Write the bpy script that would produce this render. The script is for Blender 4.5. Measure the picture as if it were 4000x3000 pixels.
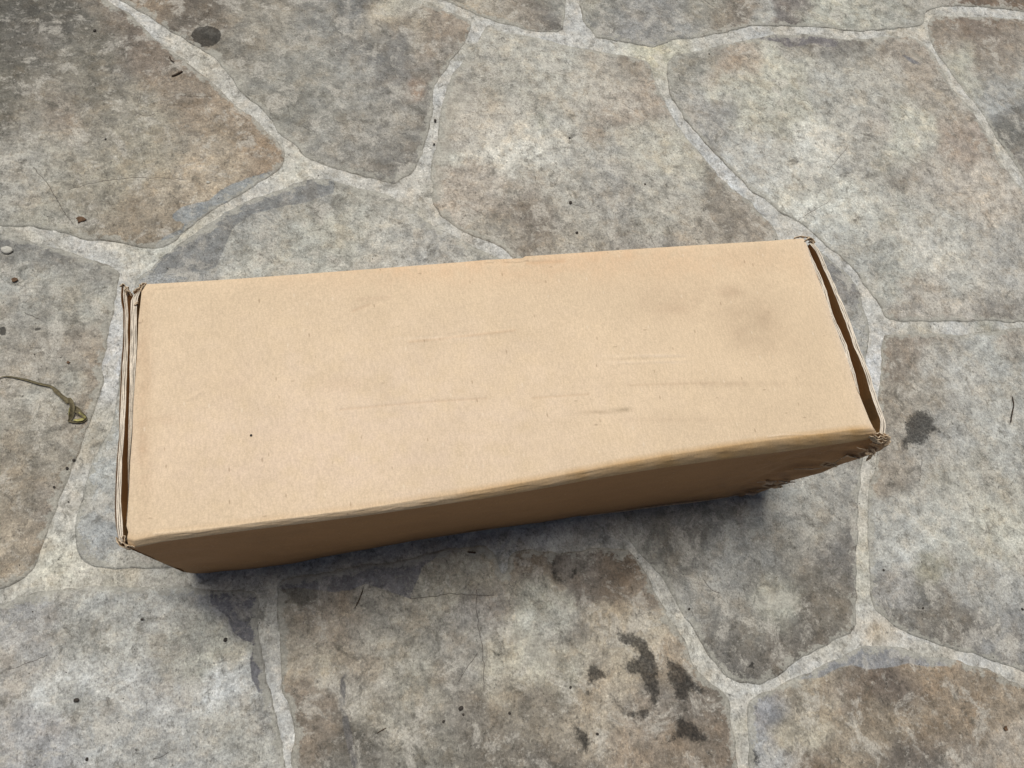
import bpy, math, random
import numpy as np
from mathutils import Vector, Euler
from mathutils.geometry import delaunay_2d_cdt

for o in list(bpy.data.objects):
    bpy.data.objects.remove(o)
S = bpy.context.scene
COL = S.collection

# ------------------------------------------------------------------ camera
CAM_LOC = np.array([-.1211, -.1676, .6152])
CAM_ROT = (.3645, -.179, -.1715)
FPX = 2773.0
cd = bpy.data.cameras.new('camera')
cd.sensor_width = 36.0
cd.lens = FPX / 4000 * 36
cd.clip_start = .01
cd.clip_end = 100
cam = bpy.data.objects.new('camera', cd)
cam.location = CAM_LOC
cam.rotation_euler = CAM_ROT
COL.objects.link(cam)
S.camera = cam
RM = np.array(Euler(CAM_ROT, 'XYZ').to_matrix())

# ------------------------------------------------------------------ light
SUN_EL, SUN_AZ = 71.0, 1.0       # azimuth clockwise from +Y (the far side of the box)
world = bpy.data.worlds.new('World')
S.world = world
world.use_nodes = True
wn = world.node_tree
bg = wn.nodes['Background']
sky = wn.nodes.new('ShaderNodeTexSky')
sky.sky_type = 'NISHITA'
sky.sun_disc = False
sky.sun_elevation = math.radians(SUN_EL)
sky.sun_rotation = math.radians(SUN_AZ)
sky.air_density = .7
sky.dust_density = 4.0
sky.ozone_density = .6
wn.links.new(sky.outputs[0], bg.inputs[0])
bg.inputs[1].default_value = .05
sd = bpy.data.lights.new('sun', 'SUN')
sd.energy = 4.2
sd.angle = math.radians(36)
sd.color = (1.0, .97, .915)
sun = bpy.data.objects.new('sun', sd)
sdir = Vector((math.sin(math.radians(SUN_AZ)) * math.cos(math.radians(SUN_EL)),
               math.cos(math.radians(SUN_AZ)) * math.cos(math.radians(SUN_EL)),
               math.sin(math.radians(SUN_EL))))
sun.rotation_euler = sdir.to_track_quat('Z', 'Y').to_euler()
sun.location = sdir * 3
COL.objects.link(sun)
S.view_settings.view_transform = 'Standard'
S.view_settings.look = 'None'
S.view_settings.exposure = -.13
S.view_settings.gamma = 1
K = .70                                     # displayed value -> albedo

# ------------------------------------------------------------------ helpers
def P(px, py, z=0.0):
    """where the line of sight through a pixel of the photograph meets height z (arrays allowed)"""
    px = np.asarray(px, float); py = np.asarray(py, float); z = np.asarray(z, float)
    d = np.stack([(px - 2000) / FPX, -(py - 1500) / FPX, -np.ones_like(px)], -1) @ RM.T
    t = (z - CAM_LOC[2]) / d[..., 2]
    return CAM_LOC + d * t[..., None]

def PX(xyz):
    c = (np.asarray(xyz, float) - CAM_LOC) @ RM
    return 2000 + FPX * c[..., 0] / -c[..., 2], 1500 - FPX * c[..., 1] / -c[..., 2]

def lin(c):
    c = np.asarray(c, float) / 255
    return np.where(c <= .04045, c / 12.92, ((c + .055) / 1.055) ** 2.4)

_rs = np.random.RandomState(7)
_tab = _rs.rand(256, 256)
def vnoise(x, y):
    x = np.asarray(x, float); y = np.asarray(y, float)
    xi = np.floor(x).astype(int); yi = np.floor(y).astype(int)
    fx = x - xi; fy = y - yi
    fx = fx * fx * (3 - 2 * fx); fy = fy * fy * (3 - 2 * fy)
    g = lambda a, b: _tab[a & 255, b & 255]
    return (g(xi, yi) * (1 - fx) + g(xi + 1, yi) * fx) * (1 - fy) + (g(xi, yi + 1) * (1 - fx) + g(xi + 1, yi + 1) * fx) * fy
def fbm(x, y, o=4):
    s = 0; a = 1; t = 0
    for k in range(o):
        s = s + a * vnoise(x * 2 ** k + 17.3 * k, y * 2 ** k + 5.1 * k); t += a; a *= .55
    return s / t * 2 - 1

def sdf(poly, x, y):
    """signed distance (positive inside) to polygon"""
    p = np.asarray(poly, float); q = np.roll(p, -1, 0)
    best = np.full(x.shape, 1e18); ins = np.zeros(x.shape, bool)
    for (ax, ay), (bx, by) in zip(p, q):
        dx, dy = bx - ax, by - ay
        t = np.clip(((x - ax) * dx + (y - ay) * dy) / (dx * dx + dy * dy + 1e-18), 0, 1)
        d = (x - ax - t * dx) ** 2 + (y - ay - t * dy) ** 2
        best = np.minimum(best, d)
        c = ((ay > y) != (by > y))
        with np.errstate(divide='ignore', invalid='ignore'):
            ins ^= c & (x < (bx - ax) * (y - ay) / ((by - ay) if by != ay else 1e-18) + ax)
    return np.sqrt(best) * np.where(ins, 1, -1)
def dline(pts, x, y):
    best = np.full(x.shape, 1e18)
    for (ax, ay), (bx, by) in zip(pts[:-1], pts[1:]):
        dx, dy = bx - ax, by - ay
        t = np.clip(((x - ax) * dx + (y - ay) * dy) / (dx * dx + dy * dy + 1e-18), 0, 1)
        best = np.minimum(best, (x - ax - t * dx) ** 2 + (y - ay - t * dy) ** 2)
    return np.sqrt(best)
def sst(a, b, x):
    t = np.clip((x - a) / (b - a), 0, 1); return t * t * (3 - 2 * t)

def mesh_obj(name, verts, faces, mat, parent=None, smooth=True, attrs=None):
    me = bpy.data.meshes.new(name)
    v = np.asarray(verts, float)
    if isinstance(faces, np.ndarray):
        me.vertices.add(len(v)); me.vertices.foreach_set('co', v.ravel())
        n, k = faces.shape
        me.loops.add(n * k); me.loops.foreach_set('vertex_index', faces.astype(np.int32).ravel())
        me.polygons.add(n); me.polygons.foreach_set('loop_start', np.arange(0, n * k, k, dtype=np.int32))
        me.polygons.foreach_set('loop_total', np.full(n, k, dtype=np.int32))
        me.update(calc_edges=True)
    else:
        me.from_pydata([tuple(a) for a in v], [], faces)
    me.validate()
    if smooth:
        me.polygons.foreach_set('use_smooth', np.ones(len(me.polygons), bool))
    for k, a in (attrs or {}).items():
        a = np.asarray(a, float)
        if a.ndim == 2:
            at = me.attributes.new(k, 'FLOAT_COLOR', 'POINT')
            c = np.ones((len(a), 4)); c[:, :3] = a
            at.data.foreach_set('color', c.ravel())
        else:
            at = me.attributes.new(k, 'FLOAT', 'POINT'); at.data.foreach_set('value', a)
    me.materials.append(mat)
    me.update()
    o = bpy.data.objects.new(name, me)
    COL.objects.link(o)
    if parent is not None: o.parent = parent
    return o

def grid_faces(nu, nv):
    i = np.arange(nu - 1)[:, None] * nv + np.arange(nv - 1)[None, :]
    return np.stack([i, i + nv, i + nv + 1, i + 1], -1).reshape(-1, 4)

def tag(o, label=None, cat=None, group=None, kind=None):
    if label: o['label'] = label
    if cat: o['category'] = cat
    if group: o['group'] = group
    if kind: o['kind'] = kind
    return o

# ------------------------------------------------------------------ materials
class NT:
    def __init__(s, name):
        s.m = bpy.data.materials.new(name); s.m.use_nodes = True
        s.t = s.m.node_tree; s.n = s.t.nodes; s.b = s.n['Principled BSDF']
        s.pos = s.n.new('ShaderNodeNewGeometry').outputs['Position']
    def lk(s, a, b): s.t.links.new(a, b)
    def put(s, sock, v):
        if hasattr(v, 'default_value') or isinstance(v, bpy.types.NodeSocket): s.lk(v, sock)
        else: sock.default_value = v
    def noise(s, scale, detail=4, rough=.55, stretch=None, dist=0, vec=None):
        vec = vec or s.pos
        if stretch:
            mp = s.n.new('ShaderNodeMapping'); mp.inputs['Scale'].default_value = stretch[:3]
            if len(stretch) > 3: mp.inputs['Rotation'].default_value = (0, 0, stretch[3])
            s.lk(vec, mp.inputs[0]); vec = mp.outputs[0]
        t = s.n.new('ShaderNodeTexNoise'); s.lk(vec, t.inputs['Vector'])
        t.inputs['Scale'].default_value = scale; t.inputs['Detail'].default_value = detail
        t.inputs['Roughness'].default_value = rough; t.inputs['Distortion'].default_value = dist
        return t.outputs[0]
    def vor(s, scale, feature='F1', out='Distance', rnd=1.0):
        t = s.n.new('ShaderNodeTexVoronoi'); t.feature = feature
        s.lk(s.pos, t.inputs['Vector']); t.inputs['Scale'].default_value = scale
        t.inputs['Randomness'].default_value = rnd
        return t.outputs[out]
    def ramp(s, v, a, b, lo=0., hi=1.):
        t = s.n.new('ShaderNodeMapRange'); t.interpolation_type = 'SMOOTHSTEP'
        s.lk(v, t.inputs[0])
        for i, q in zip((1, 2, 3, 4), (a, b, lo, hi)): t.inputs[i].default_value = q
        return t.outputs[0]
    def math(s, op, a, b=0.0, clamp=False):
        t = s.n.new('ShaderNodeMath'); t.operation = op; t.use_clamp = clamp
        s.put(t.inputs[0], a); s.put(t.inputs[1], b); return t.outputs[0]
    def mix(s, f, a, b, mode='MIX'):
        t = s.n.new('ShaderNodeMix'); t.data_type = 'RGBA'; t.blend_type = mode
        s.put(t.inputs[0], f)
        for sock, v in ((t.inputs[6], a), (t.inputs[7], b)):
            if isinstance(v, bpy.types.NodeSocket): s.lk(v, sock)
            else: sock.default_value = (*v, 1) if len(v) == 3 else v
        return t.outputs[2]
    def attr(s, name, fac=False):
        t = s.n.new('ShaderNodeAttribute'); t.attribute_name = name
        return t.outputs['Fac' if fac else 'Color']
    def scale(s, col, f):
        t = s.n.new('ShaderNodeVectorMath'); t.operation = 'SCALE'
        s.lk(col, t.inputs[0]); s.put(t.inputs['Scale'], f); return t.outputs[0]
    def bump(s, h, strength, dist, prev=None):
        t = s.n.new('ShaderNodeBump'); s.lk(h, t.inputs['Height'])
        t.inputs['Strength'].default_value = strength; t.inputs['Distance'].default_value = dist
        if prev is not None: s.lk(prev, t.inputs['Normal'])
        return t.outputs[0]
    def out(s, col, rough=.85, nrm=None, spec=.3):
        s.put(s.b.inputs['Base Color'], col if isinstance(col, bpy.types.NodeSocket) else (*col, 1))
        s.put(s.b.inputs['Roughness'], rough)
        s.b.inputs['Specular IOR Level'].default_value = spec
        if nrm is not None: s.lk(nrm, s.b.inputs['Normal'])
        return s.m

CREAM = lin((210, 206, 195)) * K
DARK = lin((94, 91, 82)) * K
GREYC = lin((128, 127, 130)) * K

def mottle(g, c, k):
    """weathered mineral mottling shared by the flagstones and (weaker) by the mortar"""
    n_mid = g.noise(85, 9, .66, dist=.25)
    n_fine = g.noise(430, 5, .72)
    c = g.scale(c, g.ramp(n_mid, .34, .66, 1 - .27 * k, 1 + .24 * k))
    hue = g.noise(38, 9, .70, stretch=(1, 1, 2.3))
    c = g.mix(g.ramp(hue, .50, .62, 0, .6 * k), c, g.mix(1.0, c, (1.07, .99, .90), 'MULTIPLY'))
    c = g.mix(g.ramp(hue, .50, .38, 0, .5 * k), c, g.mix(1.0, c, (.95, .99, 1.05), 'MULTIPLY'))
    nc = g.noise(34, 12, .72, stretch=(1, 1, 5.7), dist=.5)
    c = g.mix(g.ramp(nc, .52, .61, 0, .55 * k), c, CREAM)
    nd = g.noise(50, 12, .74, stretch=(1, 1, 8.1), dist=.6)
    c = g.mix(g.ramp(nd, .54, .66, 0, .60 * k), c, DARK)
    ne = g.noise(130, 10, .76, stretch=(1, .8, 3.1, .5), dist=.4)
    c = g.mix(g.ramp(ne, .54, .66, 0, .55 * k), c, DARK)
    nl = g.noise(170, 10, .74, stretch=(.8, 1, 6.1, .5), dist=.4)
    c = g.mix(g.ramp(nl, .54, .66, 0, .42 * k), c, CREAM)
    c = g.scale(c, g.ramp(g.noise(400, 5, .7, stretch=(1, .6, 1, .5)), .55, .66, 1, 1 - .42 * k))
    c = g.scale(c, g.ramp(g.noise(450, 5, .7, stretch=(.6, 1, 1, .3)), .55, .66, 1, 1 + .28 * k))
    c = g.scale(c, g.ramp(n_fine, .30, .70, 1 - .20 * k, 1 + .21 * k))
    c = g.scale(c, g.ramp(g.noise(950, 3, .75, stretch=(1, .6, 1, .4)), .30, .70, .82, 1.18))
    return c, n_mid, n_fine

def stone_mat():
    g = NT('flagstone')
    col = g.attr('Col')
    c, n_mid, n_fine = mottle(g, col, 1.0)
    # chips: slate grey flaked areas, wet looking stains, cream smears, cracks, dirty rims
    wob = g.math('MULTIPLY', g.math('SUBTRACT', g.noise(300, 5, .7), .5), .006)
    def mask(name, soft=.0012):
        return g.ramp(g.math('ADD', g.attr(name, True), g.math('MULTIPLY', wob, .55)), -soft, soft)
    chip = mottle(g, g.attr('ChipCol'), .8)[0]
    mc = mask('chip', .0007)
    c = g.mix(g.math('MULTIPLY', mc, .92), c, chip)
    wob2 = g.math('MULTIPLY', g.math('SUBTRACT', g.noise(170, 6, .75), .5), .017)
    st = g.ramp(g.math('ADD', g.attr('stain', True), wob2), -.0016, .0030)
    c = g.mix(g.math('MULTIPLY', st, g.ramp(n_fine, .32, .68, .99, .78)), c, g.scale(g.mix(.6, c, tuple(lin((78, 74, 68)) * K)), .25))
    st2 = g.ramp(g.math('ADD', g.attr('spot', True), g.math('MULTIPLY', wob, .6)), -.0004, .0006)
    c = g.mix(st2, c, g.scale(c, .25))
    c = g.mix(g.math('MULTIPLY', mask('cream', .003), .55), c, g.scale(g.mix(.5, tuple(lin((198, 195, 183)) * K), tuple(lin((198, 195, 183)) * K)), g.math('MULTIPLY', g.ramp(n_fine, .3, .7, .8, 1.2), g.ramp(n_mid, .34, .66, .78, 1.15))))
    edge = g.attr('edge', True)
    smear = g.ramp(g.math('ADD', edge, g.math('MULTIPLY', g.math('SUBTRACT', g.noise(75, 8, .72, stretch=(1, 1, 4.4)), .53), .045)), .0052, .0022, 0, .78)
    c = g.mix(smear, c, g.scale(g.mix(.5, tuple(lin((186, 184, 172)) * K), tuple(lin((178, 177, 168)) * K)), g.math('MULTIPLY', g.ramp(n_fine, .3, .7, .8, 1.2), g.ramp(n_mid, .3, .7, .82, 1.15))))
    rim = g.ramp(g.math('ADD', edge, g.math('MULTIPLY', g.math('SUBTRACT', g.noise(48, 6, .7), .46), .020)), .0003, .0018, .42, 0)
    c = g.mix(rim, c, tuple(lin((98, 91, 80)) * K))
    cr = g.ramp(g.math('SUBTRACT', g.attr('crack', True), g.math('MULTIPLY', g.noise(240, 3), .55)), .1, .6, 0, .72)
    c = g.mix(cr, c, tuple(lin((70, 62, 56)) * K))
    # scattered pits
    v = g.vor(260, 'F1')
    rnd = g.vor(260, 'F1', 'Color')
    sp = g.math('MULTIPLY', g.ramp(v, .05, .16, 1, 0), g.ramp(rnd, .70, .78))
    c = g.mix(g.math('MULTIPLY', sp, .42), c, tuple(lin((60, 55, 50)) * K))
    h = g.math('ADD', g.math('MULTIPLY', n_mid, .7), g.math('MULTIPLY', n_fine, .35))
    h = g.math('SUBTRACT', h, g.math('MULTIPLY', mc, .10))
    nb = g.bump(h, .8, .0030)
    nb = g.bump(g.noise(700, 4, .7, stretch=(1, .6, 1, .4)), .8, .0011, nb)
    r = g.math('SUBTRACT', .78, g.math('MULTIPLY', st, .10))
    return g.out(c, r, nb, .3)

def mortar_mat():
    g = NT('mortar')
    col = g.attr('Col')
    c, a, b = mottle(g, col, .95)
    d = g.noise(60, 7, .7)
    c = g.mix(g.ramp(d, .54, .68, 0, .35), c, tuple(lin((134, 129, 112)) * K))
    v = g.vor(330, 'F1'); rnd = g.vor(330, 'F1', 'Color')
    sp = g.math('MULTIPLY', g.ramp(v, .06, .2, 1, 0), g.ramp(rnd, .6, .7))
    c = g.mix(g.math('MULTIPLY', sp, .5), c, tuple(lin((78, 72, 62)) * K))
    nb = g.bump(g.math('ADD', a, g.math('MULTIPLY', b, .4)), .6, .0022)
    nb = g.bump(g.noise(900, 4, .7), .45, .0006, nb)
    return g.out(c, .85, nb, .25)

def kraft_mat(name, rgb, rough=.78, attr=False):
    g = NT(name)
    base = tuple(lin(rgb) * K)
    n1 = g.noise(14, 5, .6); n2 = g.noise(900, 4, .7); n3 = g.noise(650, 3, .6, (1, .35, 1, .9)); n4 = g.noise(50, 5, .6)
    if attr: c = g.attr('Col')
    else:
        t = g.n.new('ShaderNodeRGB'); t.outputs[0].default_value = (*base, 1); c = t.outputs[0]
    c = g.scale(c, g.ramp(n1, .3, .7, .965, 1.03))
    c = g.scale(c, g.ramp(n4, .3, .7, .975, 1.025))
    c = g.scale(c, g.ramp(n2, .25, .75, .89, 1.11))
    c = g.scale(c, g.ramp(n3, .25, .75, .93, 1.07))
    def flecks(sc, lo, seedstretch, colr, amt):
        mp = g.n.new('ShaderNodeMapping'); mp.inputs['Scale'].default_value = seedstretch[:3]
        mp.inputs['Rotation'].default_value = (0, 0, seedstretch[3]); g.lk(g.pos, mp.inputs[0])
        t = g.n.new('ShaderNodeTexVoronoi'); g.lk(mp.outputs[0], t.inputs['Vector']); t.inputs['Scale'].default_value = sc
        f = g.math('MULTIPLY', g.ramp(t.outputs['Distance'], .10, .24, 1, 0), g.ramp(t.outputs['Color'], lo, lo + .05))
        return g.mix(g.math('MULTIPLY', f, amt), c, colr)
    c = flecks(330, .80, (1, .35, 1, .6), tuple(lin((120, 92, 66)) * K), .40)
    c = flecks(300, .84, (.4, 1, 1, .3), tuple(lin((112, 86, 62)) * K), .34)
    c = flecks(290, .80, (1, .4, 1, -.7), tuple(lin((255, 240, 215)) * K), .32)
    nb = g.bump(n2, .25, .0003)
    nb = g.bump(g.noise(120, 5, .6), .30, .0005, nb)
    return g.out(c, rough, nb, .25)

def plain(name, rgb, var=.25, scale=500, rough=.8):
    g = NT(name)
    t = g.n.new('ShaderNodeRGB'); t.outputs[0].default_value = (*(lin(rgb) * K), 1)
    c = g.scale(t.outputs[0], g.ramp(g.noise(scale, 5, .65), .3, .7, 1 - var, 1 + var))
    return g.out(c, rough, g.bump(g.noise(scale * 1.6, 4), .5, .0004), .3)

M_stone = stone_mat(); M_mortar = mortar_mat()
M_top = kraft_mat('kraft_top', (222, 194, 163), attr=True)
M_kraft = kraft_mat('kraft_board', (205, 168, 128))
M_front = kraft_mat('kraft_front_shaded', (205, 165, 124), attr=True)
M_inner = kraft_mat('kraft_inner_shaded', (160, 114, 66))  # browner board: shade down in the end gaps put into the colour
M_edge = kraft_mat('cut_board_edge', (188, 170, 150), .9, attr=True)
M_backing = kraft_mat('shaded_backing', (112, 82, 52))  # sheet behind the front, dark brown: shade inside the holes put into its colour
M_torn = plain('torn_paper', (218, 196, 166), .2, 350)
M_dry = plain('dried_blade', (108, 100, 76), .35, 420)
M_dryy = plain('dried_blade_yellow', (168, 162, 104), .35, 500)
M_twig = plain('twig_bark', (72, 58, 46), .3)
M_grit = plain('dark_grit', (62, 57, 52), .3)
M_pebble = plain('pale_pebble', (196, 194, 184), .18)
M_leafbit = plain('brown_leaf_bit', (104, 80, 58), .35)

# ------------------------------------------------------------------ ground data (photograph pixels, laid on the plane z = 0)
ST = {}
ST['A'] = [(100,-600),(300,-150),(405,-20),(437,13),(506,44),(557,95),(608,146),(658,184),(703,215),(753,253),(816,304),(854,335),(892,380),(937,418),(987,456),(1044,513),(1089,557),(1117,582),(1123,608),(1114,652),(1076,685),(1013,722),(949,760),(854,810),(778,861),(728,905),(670,948),(625,972),(538,972),(494,962),(443,949),(354,943),(272,924),(209,905),(127,889),(38,888),(-50,884),(-700,840),(-700,-600)]
ST['B'] = [(250,-600),(380,-150),(456,0),(570,63),(633,108),(696,146),(759,184),(835,235),(876,280),(910,320),(930,350),(956,380),(1000,405),(1044,443),(1076,487),(1085,516),(1114,544),(1158,576),(1184,608),(1215,627),(1266,646),(1329,665),(1363,676),(1452,699),(1540,726),(1580,700),(1625,668),(1650,601),(1671,525),(1690,443),(1697,354),(1726,291),(1756,247),(1800,190),(1836,127),(1842,89),(1813,63),(1762,44),(1692,22),(1616,-5),(1500,-60),(1350,-200),(1200,-600)]
ST['C'] = [(1908,92),(1958,118),(2047,136),(2173,165),(2281,184),(2376,203),(2471,218),(2534,234),(2550,266),(2556,304),(2585,367),(2618,430),(2645,475),(2695,548),(2758,626),(2815,690),(2872,740),(2929,780),(2961,822),(3005,860),(3030,896),(3040,925),(3040,980),(2900,1060),(2500,1120),(2150,1090),(2040,1030),(1984,995),(1946,965),(1870,933),(1768,880),(1715,838),(1690,800),(1678,760),(1684,722),(1675,684),(1690,620),(1706,557),(1718,481),(1724,411),(1738,354),(1764,291),(1806,241),(1850,190),(1880,130)]
ST['D'] = [(1297,703),(1234,693),(1171,703),(1108,728),(1038,753),(962,785),(886,823),(823,861),(759,905),(696,956),(633,1006),(589,1050),(550,1064),(525,1096),(509,1150),(490,1250),(478,1350),(463,1480),(443,1583),(430,1659),(399,1709),(361,1786),(335,1868),(310,1963),(291,2013),(285,2077),(291,2134),(316,2184),(354,2222),(430,2229),(506,2232),(601,2232),(690,2218),(900,2190),(1400,2120),(1900,2085),(2028,2070),(2230,2045),(2330,1950),(2300,1600),(2320,1250),(2200,1150),(2080,1070),(1975,1014),(1930,990),(1850,960),(1760,915),(1690,876),(1640,842),(1600,806),(1553,772),(1480,748),(1400,732),(1340,716)]
ST['E'] = [(2625,215),(2701,203),(2790,184),(2866,165),(2916,152),(2980,140),(3011,130),(3106,132),(3170,134),(3220,140),(3265,150),(3309,152),(3391,149),(3454,139),(3549,139),(3594,158),(3638,196),(3670,253),(3701,316),(3739,367),(3777,411),(3809,443),(3840,487),(3878,557),(3897,608),(3929,655),(3961,700),(4000,744),(4380,1200),(4380,1252),(4200,1258),(4000,1258),(3929,1262),(3841,1254),(3771,1258),(3676,1260),(3587,1254),(3505,1258),(3454,1244),(3440,1205),(3410,1159),(3372,1114),(3347,1064),(3302,1020),(3258,985),(3207,945),(3157,900),(3119,868),(3087,850),(3043,828),(2985,778),(2935,752),(2880,690),(2815,625),(2765,572),(2714,515),(2668,455),(2640,410),(2613,361),(2604,304),(2606,253)]
ST['F'] = [(3356,1950),(3353,2077),(3353,2203),(3353,2330),(3354,2452),(3315,2490),(3233,2520),(3170,2560),(3106,2604),(3043,2645),(2992,2668),(2916,2674),(2853,2660),(2822,2632),(2784,2585),(2739,2522),(2695,2452),(2651,2376),(2619,2318),(2590,2280),(2541,2215),(2500,2165),(2460,2120),(2410,2060),(2395,1950),(2380,1600),(2400,1250),(2600,1180),(2900,1120),(3100,1040),(3130,965),(3165,950),(3201,975),(3233,1004),(3315,1070),(3347,1115),(3375,1176),(3392,1240),(3397,1330),(3391,1393),(3385,1550),(3385,1700),(3380,1792),(3370,1849),(3362,1899)]
ST['S'] = [(3454,1308),(3499,1304),(3587,1298),(3676,1300),(3758,1309),(3803,1297),(3866,1292),(3961,1277),(4000,1274),(4380,1280),(4700,1290),(4700,2930),(4000,2628),(3897,2590),(3815,2560),(3727,2541),(3638,2515),(3568,2484),(3505,2462),(3454,2418),(3416,2388),(3404,2342),(3393,2279),(3388,2203),(3388,2077),(3392,1950),(3396,1900),(3408,1849),(3420,1792),(3428,1650),(3429,1520),(3435,1456),(3440,1360)]
ST['R'] = [(3644,60),(3701,57),(3803,62),(3866,60),(3929,70),(4000,74),(4700,90),(4700,1255),(4430,1200),(4000,690),(3973,652),(3929,592),(3891,540),(3855,481),(3825,424),(3790,384),(3752,340),(3718,291),(3680,240),(3648,190),(3627,150),(3626,90)]
ST['V'] = [(1743,10),(1819,36),(1889,68),(1958,96),(2047,112),(2110,124),(2186,128),(2203,112),(2214,38),(2216,0),(2222,-600),(1330,-600),(1450,-200),(1600,-50)]
ST['W'] = [(2258,0),(2268,70),(2287,101),(2325,150),(2408,163),(2502,180),(2560,188),(2629,158),(2700,152),(2727,148),(2834,130),(2891,114),(2942,100),(3030,104),(3170,106),(3296,118),(3378,125),(3454,118),(3549,110),(3594,102),(3610,90),(3612,55),(3638,36),(3701,28),(3803,28),(3929,38),(4000,44),(4700,60),(4700,-600),(2262,-600)]
ST['H'] = [(0,908),(51,914),(127,940),(215,960),(304,990),(392,1016),(443,1035),(466,1055),(470,1080),(466,1140),(441,1254),(422,1330),(405,1406),(405,1456),(414,1500),(392,1558),(365,1621),(340,1697),(314,1766),(283,1836),(257,1899),(234,1975),(222,2007),(190,2083),(160,2153),(140,2215),(95,2260),(38,2295),(0,2314),(-700,2430),(-700,880)]
ST['L'] = [(0,2361),(63,2336),(139,2314),(241,2298),(354,2279),(443,2282),(538,2289),(633,2285),(728,2285),(797,2289),(854,2298),(949,2301),(994,2310),(1015,2335),(1015,2393),(1025,2488),(1038,2570),(1054,2646),(1070,2709),(1089,2804),(1108,2899),(1114,3000),(1140,3600),(-700,3600),(-700,2500)]
ST['G'] = [(1120,2247),(1158,2236),(1234,2232),(1361,2222),(1427,2203),(1553,2190),(1648,2165),(1705,2142),(1806,2129),(1889,2126),(1920,2146),(1950,2184),(1960,2247),(1977,2247),(1984,2184),(2015,2148),(2091,2142),(2186,2153),(2262,2153),(2313,2136),(2439,2134),(2465,2153),(2503,2200),(2541,2257),(2572,2320),(2604,2385),(2644,2440),(2676,2490),(2701,2549),(2727,2612),(2784,2668),(2834,2708),(2856,2747),(2864,2836),(2876,2899),(2889,3000),(2915,3600),(1175,3600),(1139,3000),(1139,2836),(1112,2741),(1086,2659),(1089,2595),(1089,2520),(1080,2425),(1074,2300),(1082,2272)]
ST['Q'] = [(2924,3000),(2918,2899),(2914,2804),(2920,2745),(2958,2712),(3018,2690),(3081,2660),(3144,2628),(3208,2596),(3283,2562),(3334,2536),(3391,2517),(3486,2517),(3562,2536),(3613,2555),(3689,2562),(3746,2574),(3834,2606),(3929,2646),(4000,2677),(4700,3000),(4700,3600),(2950,3600)]

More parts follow.
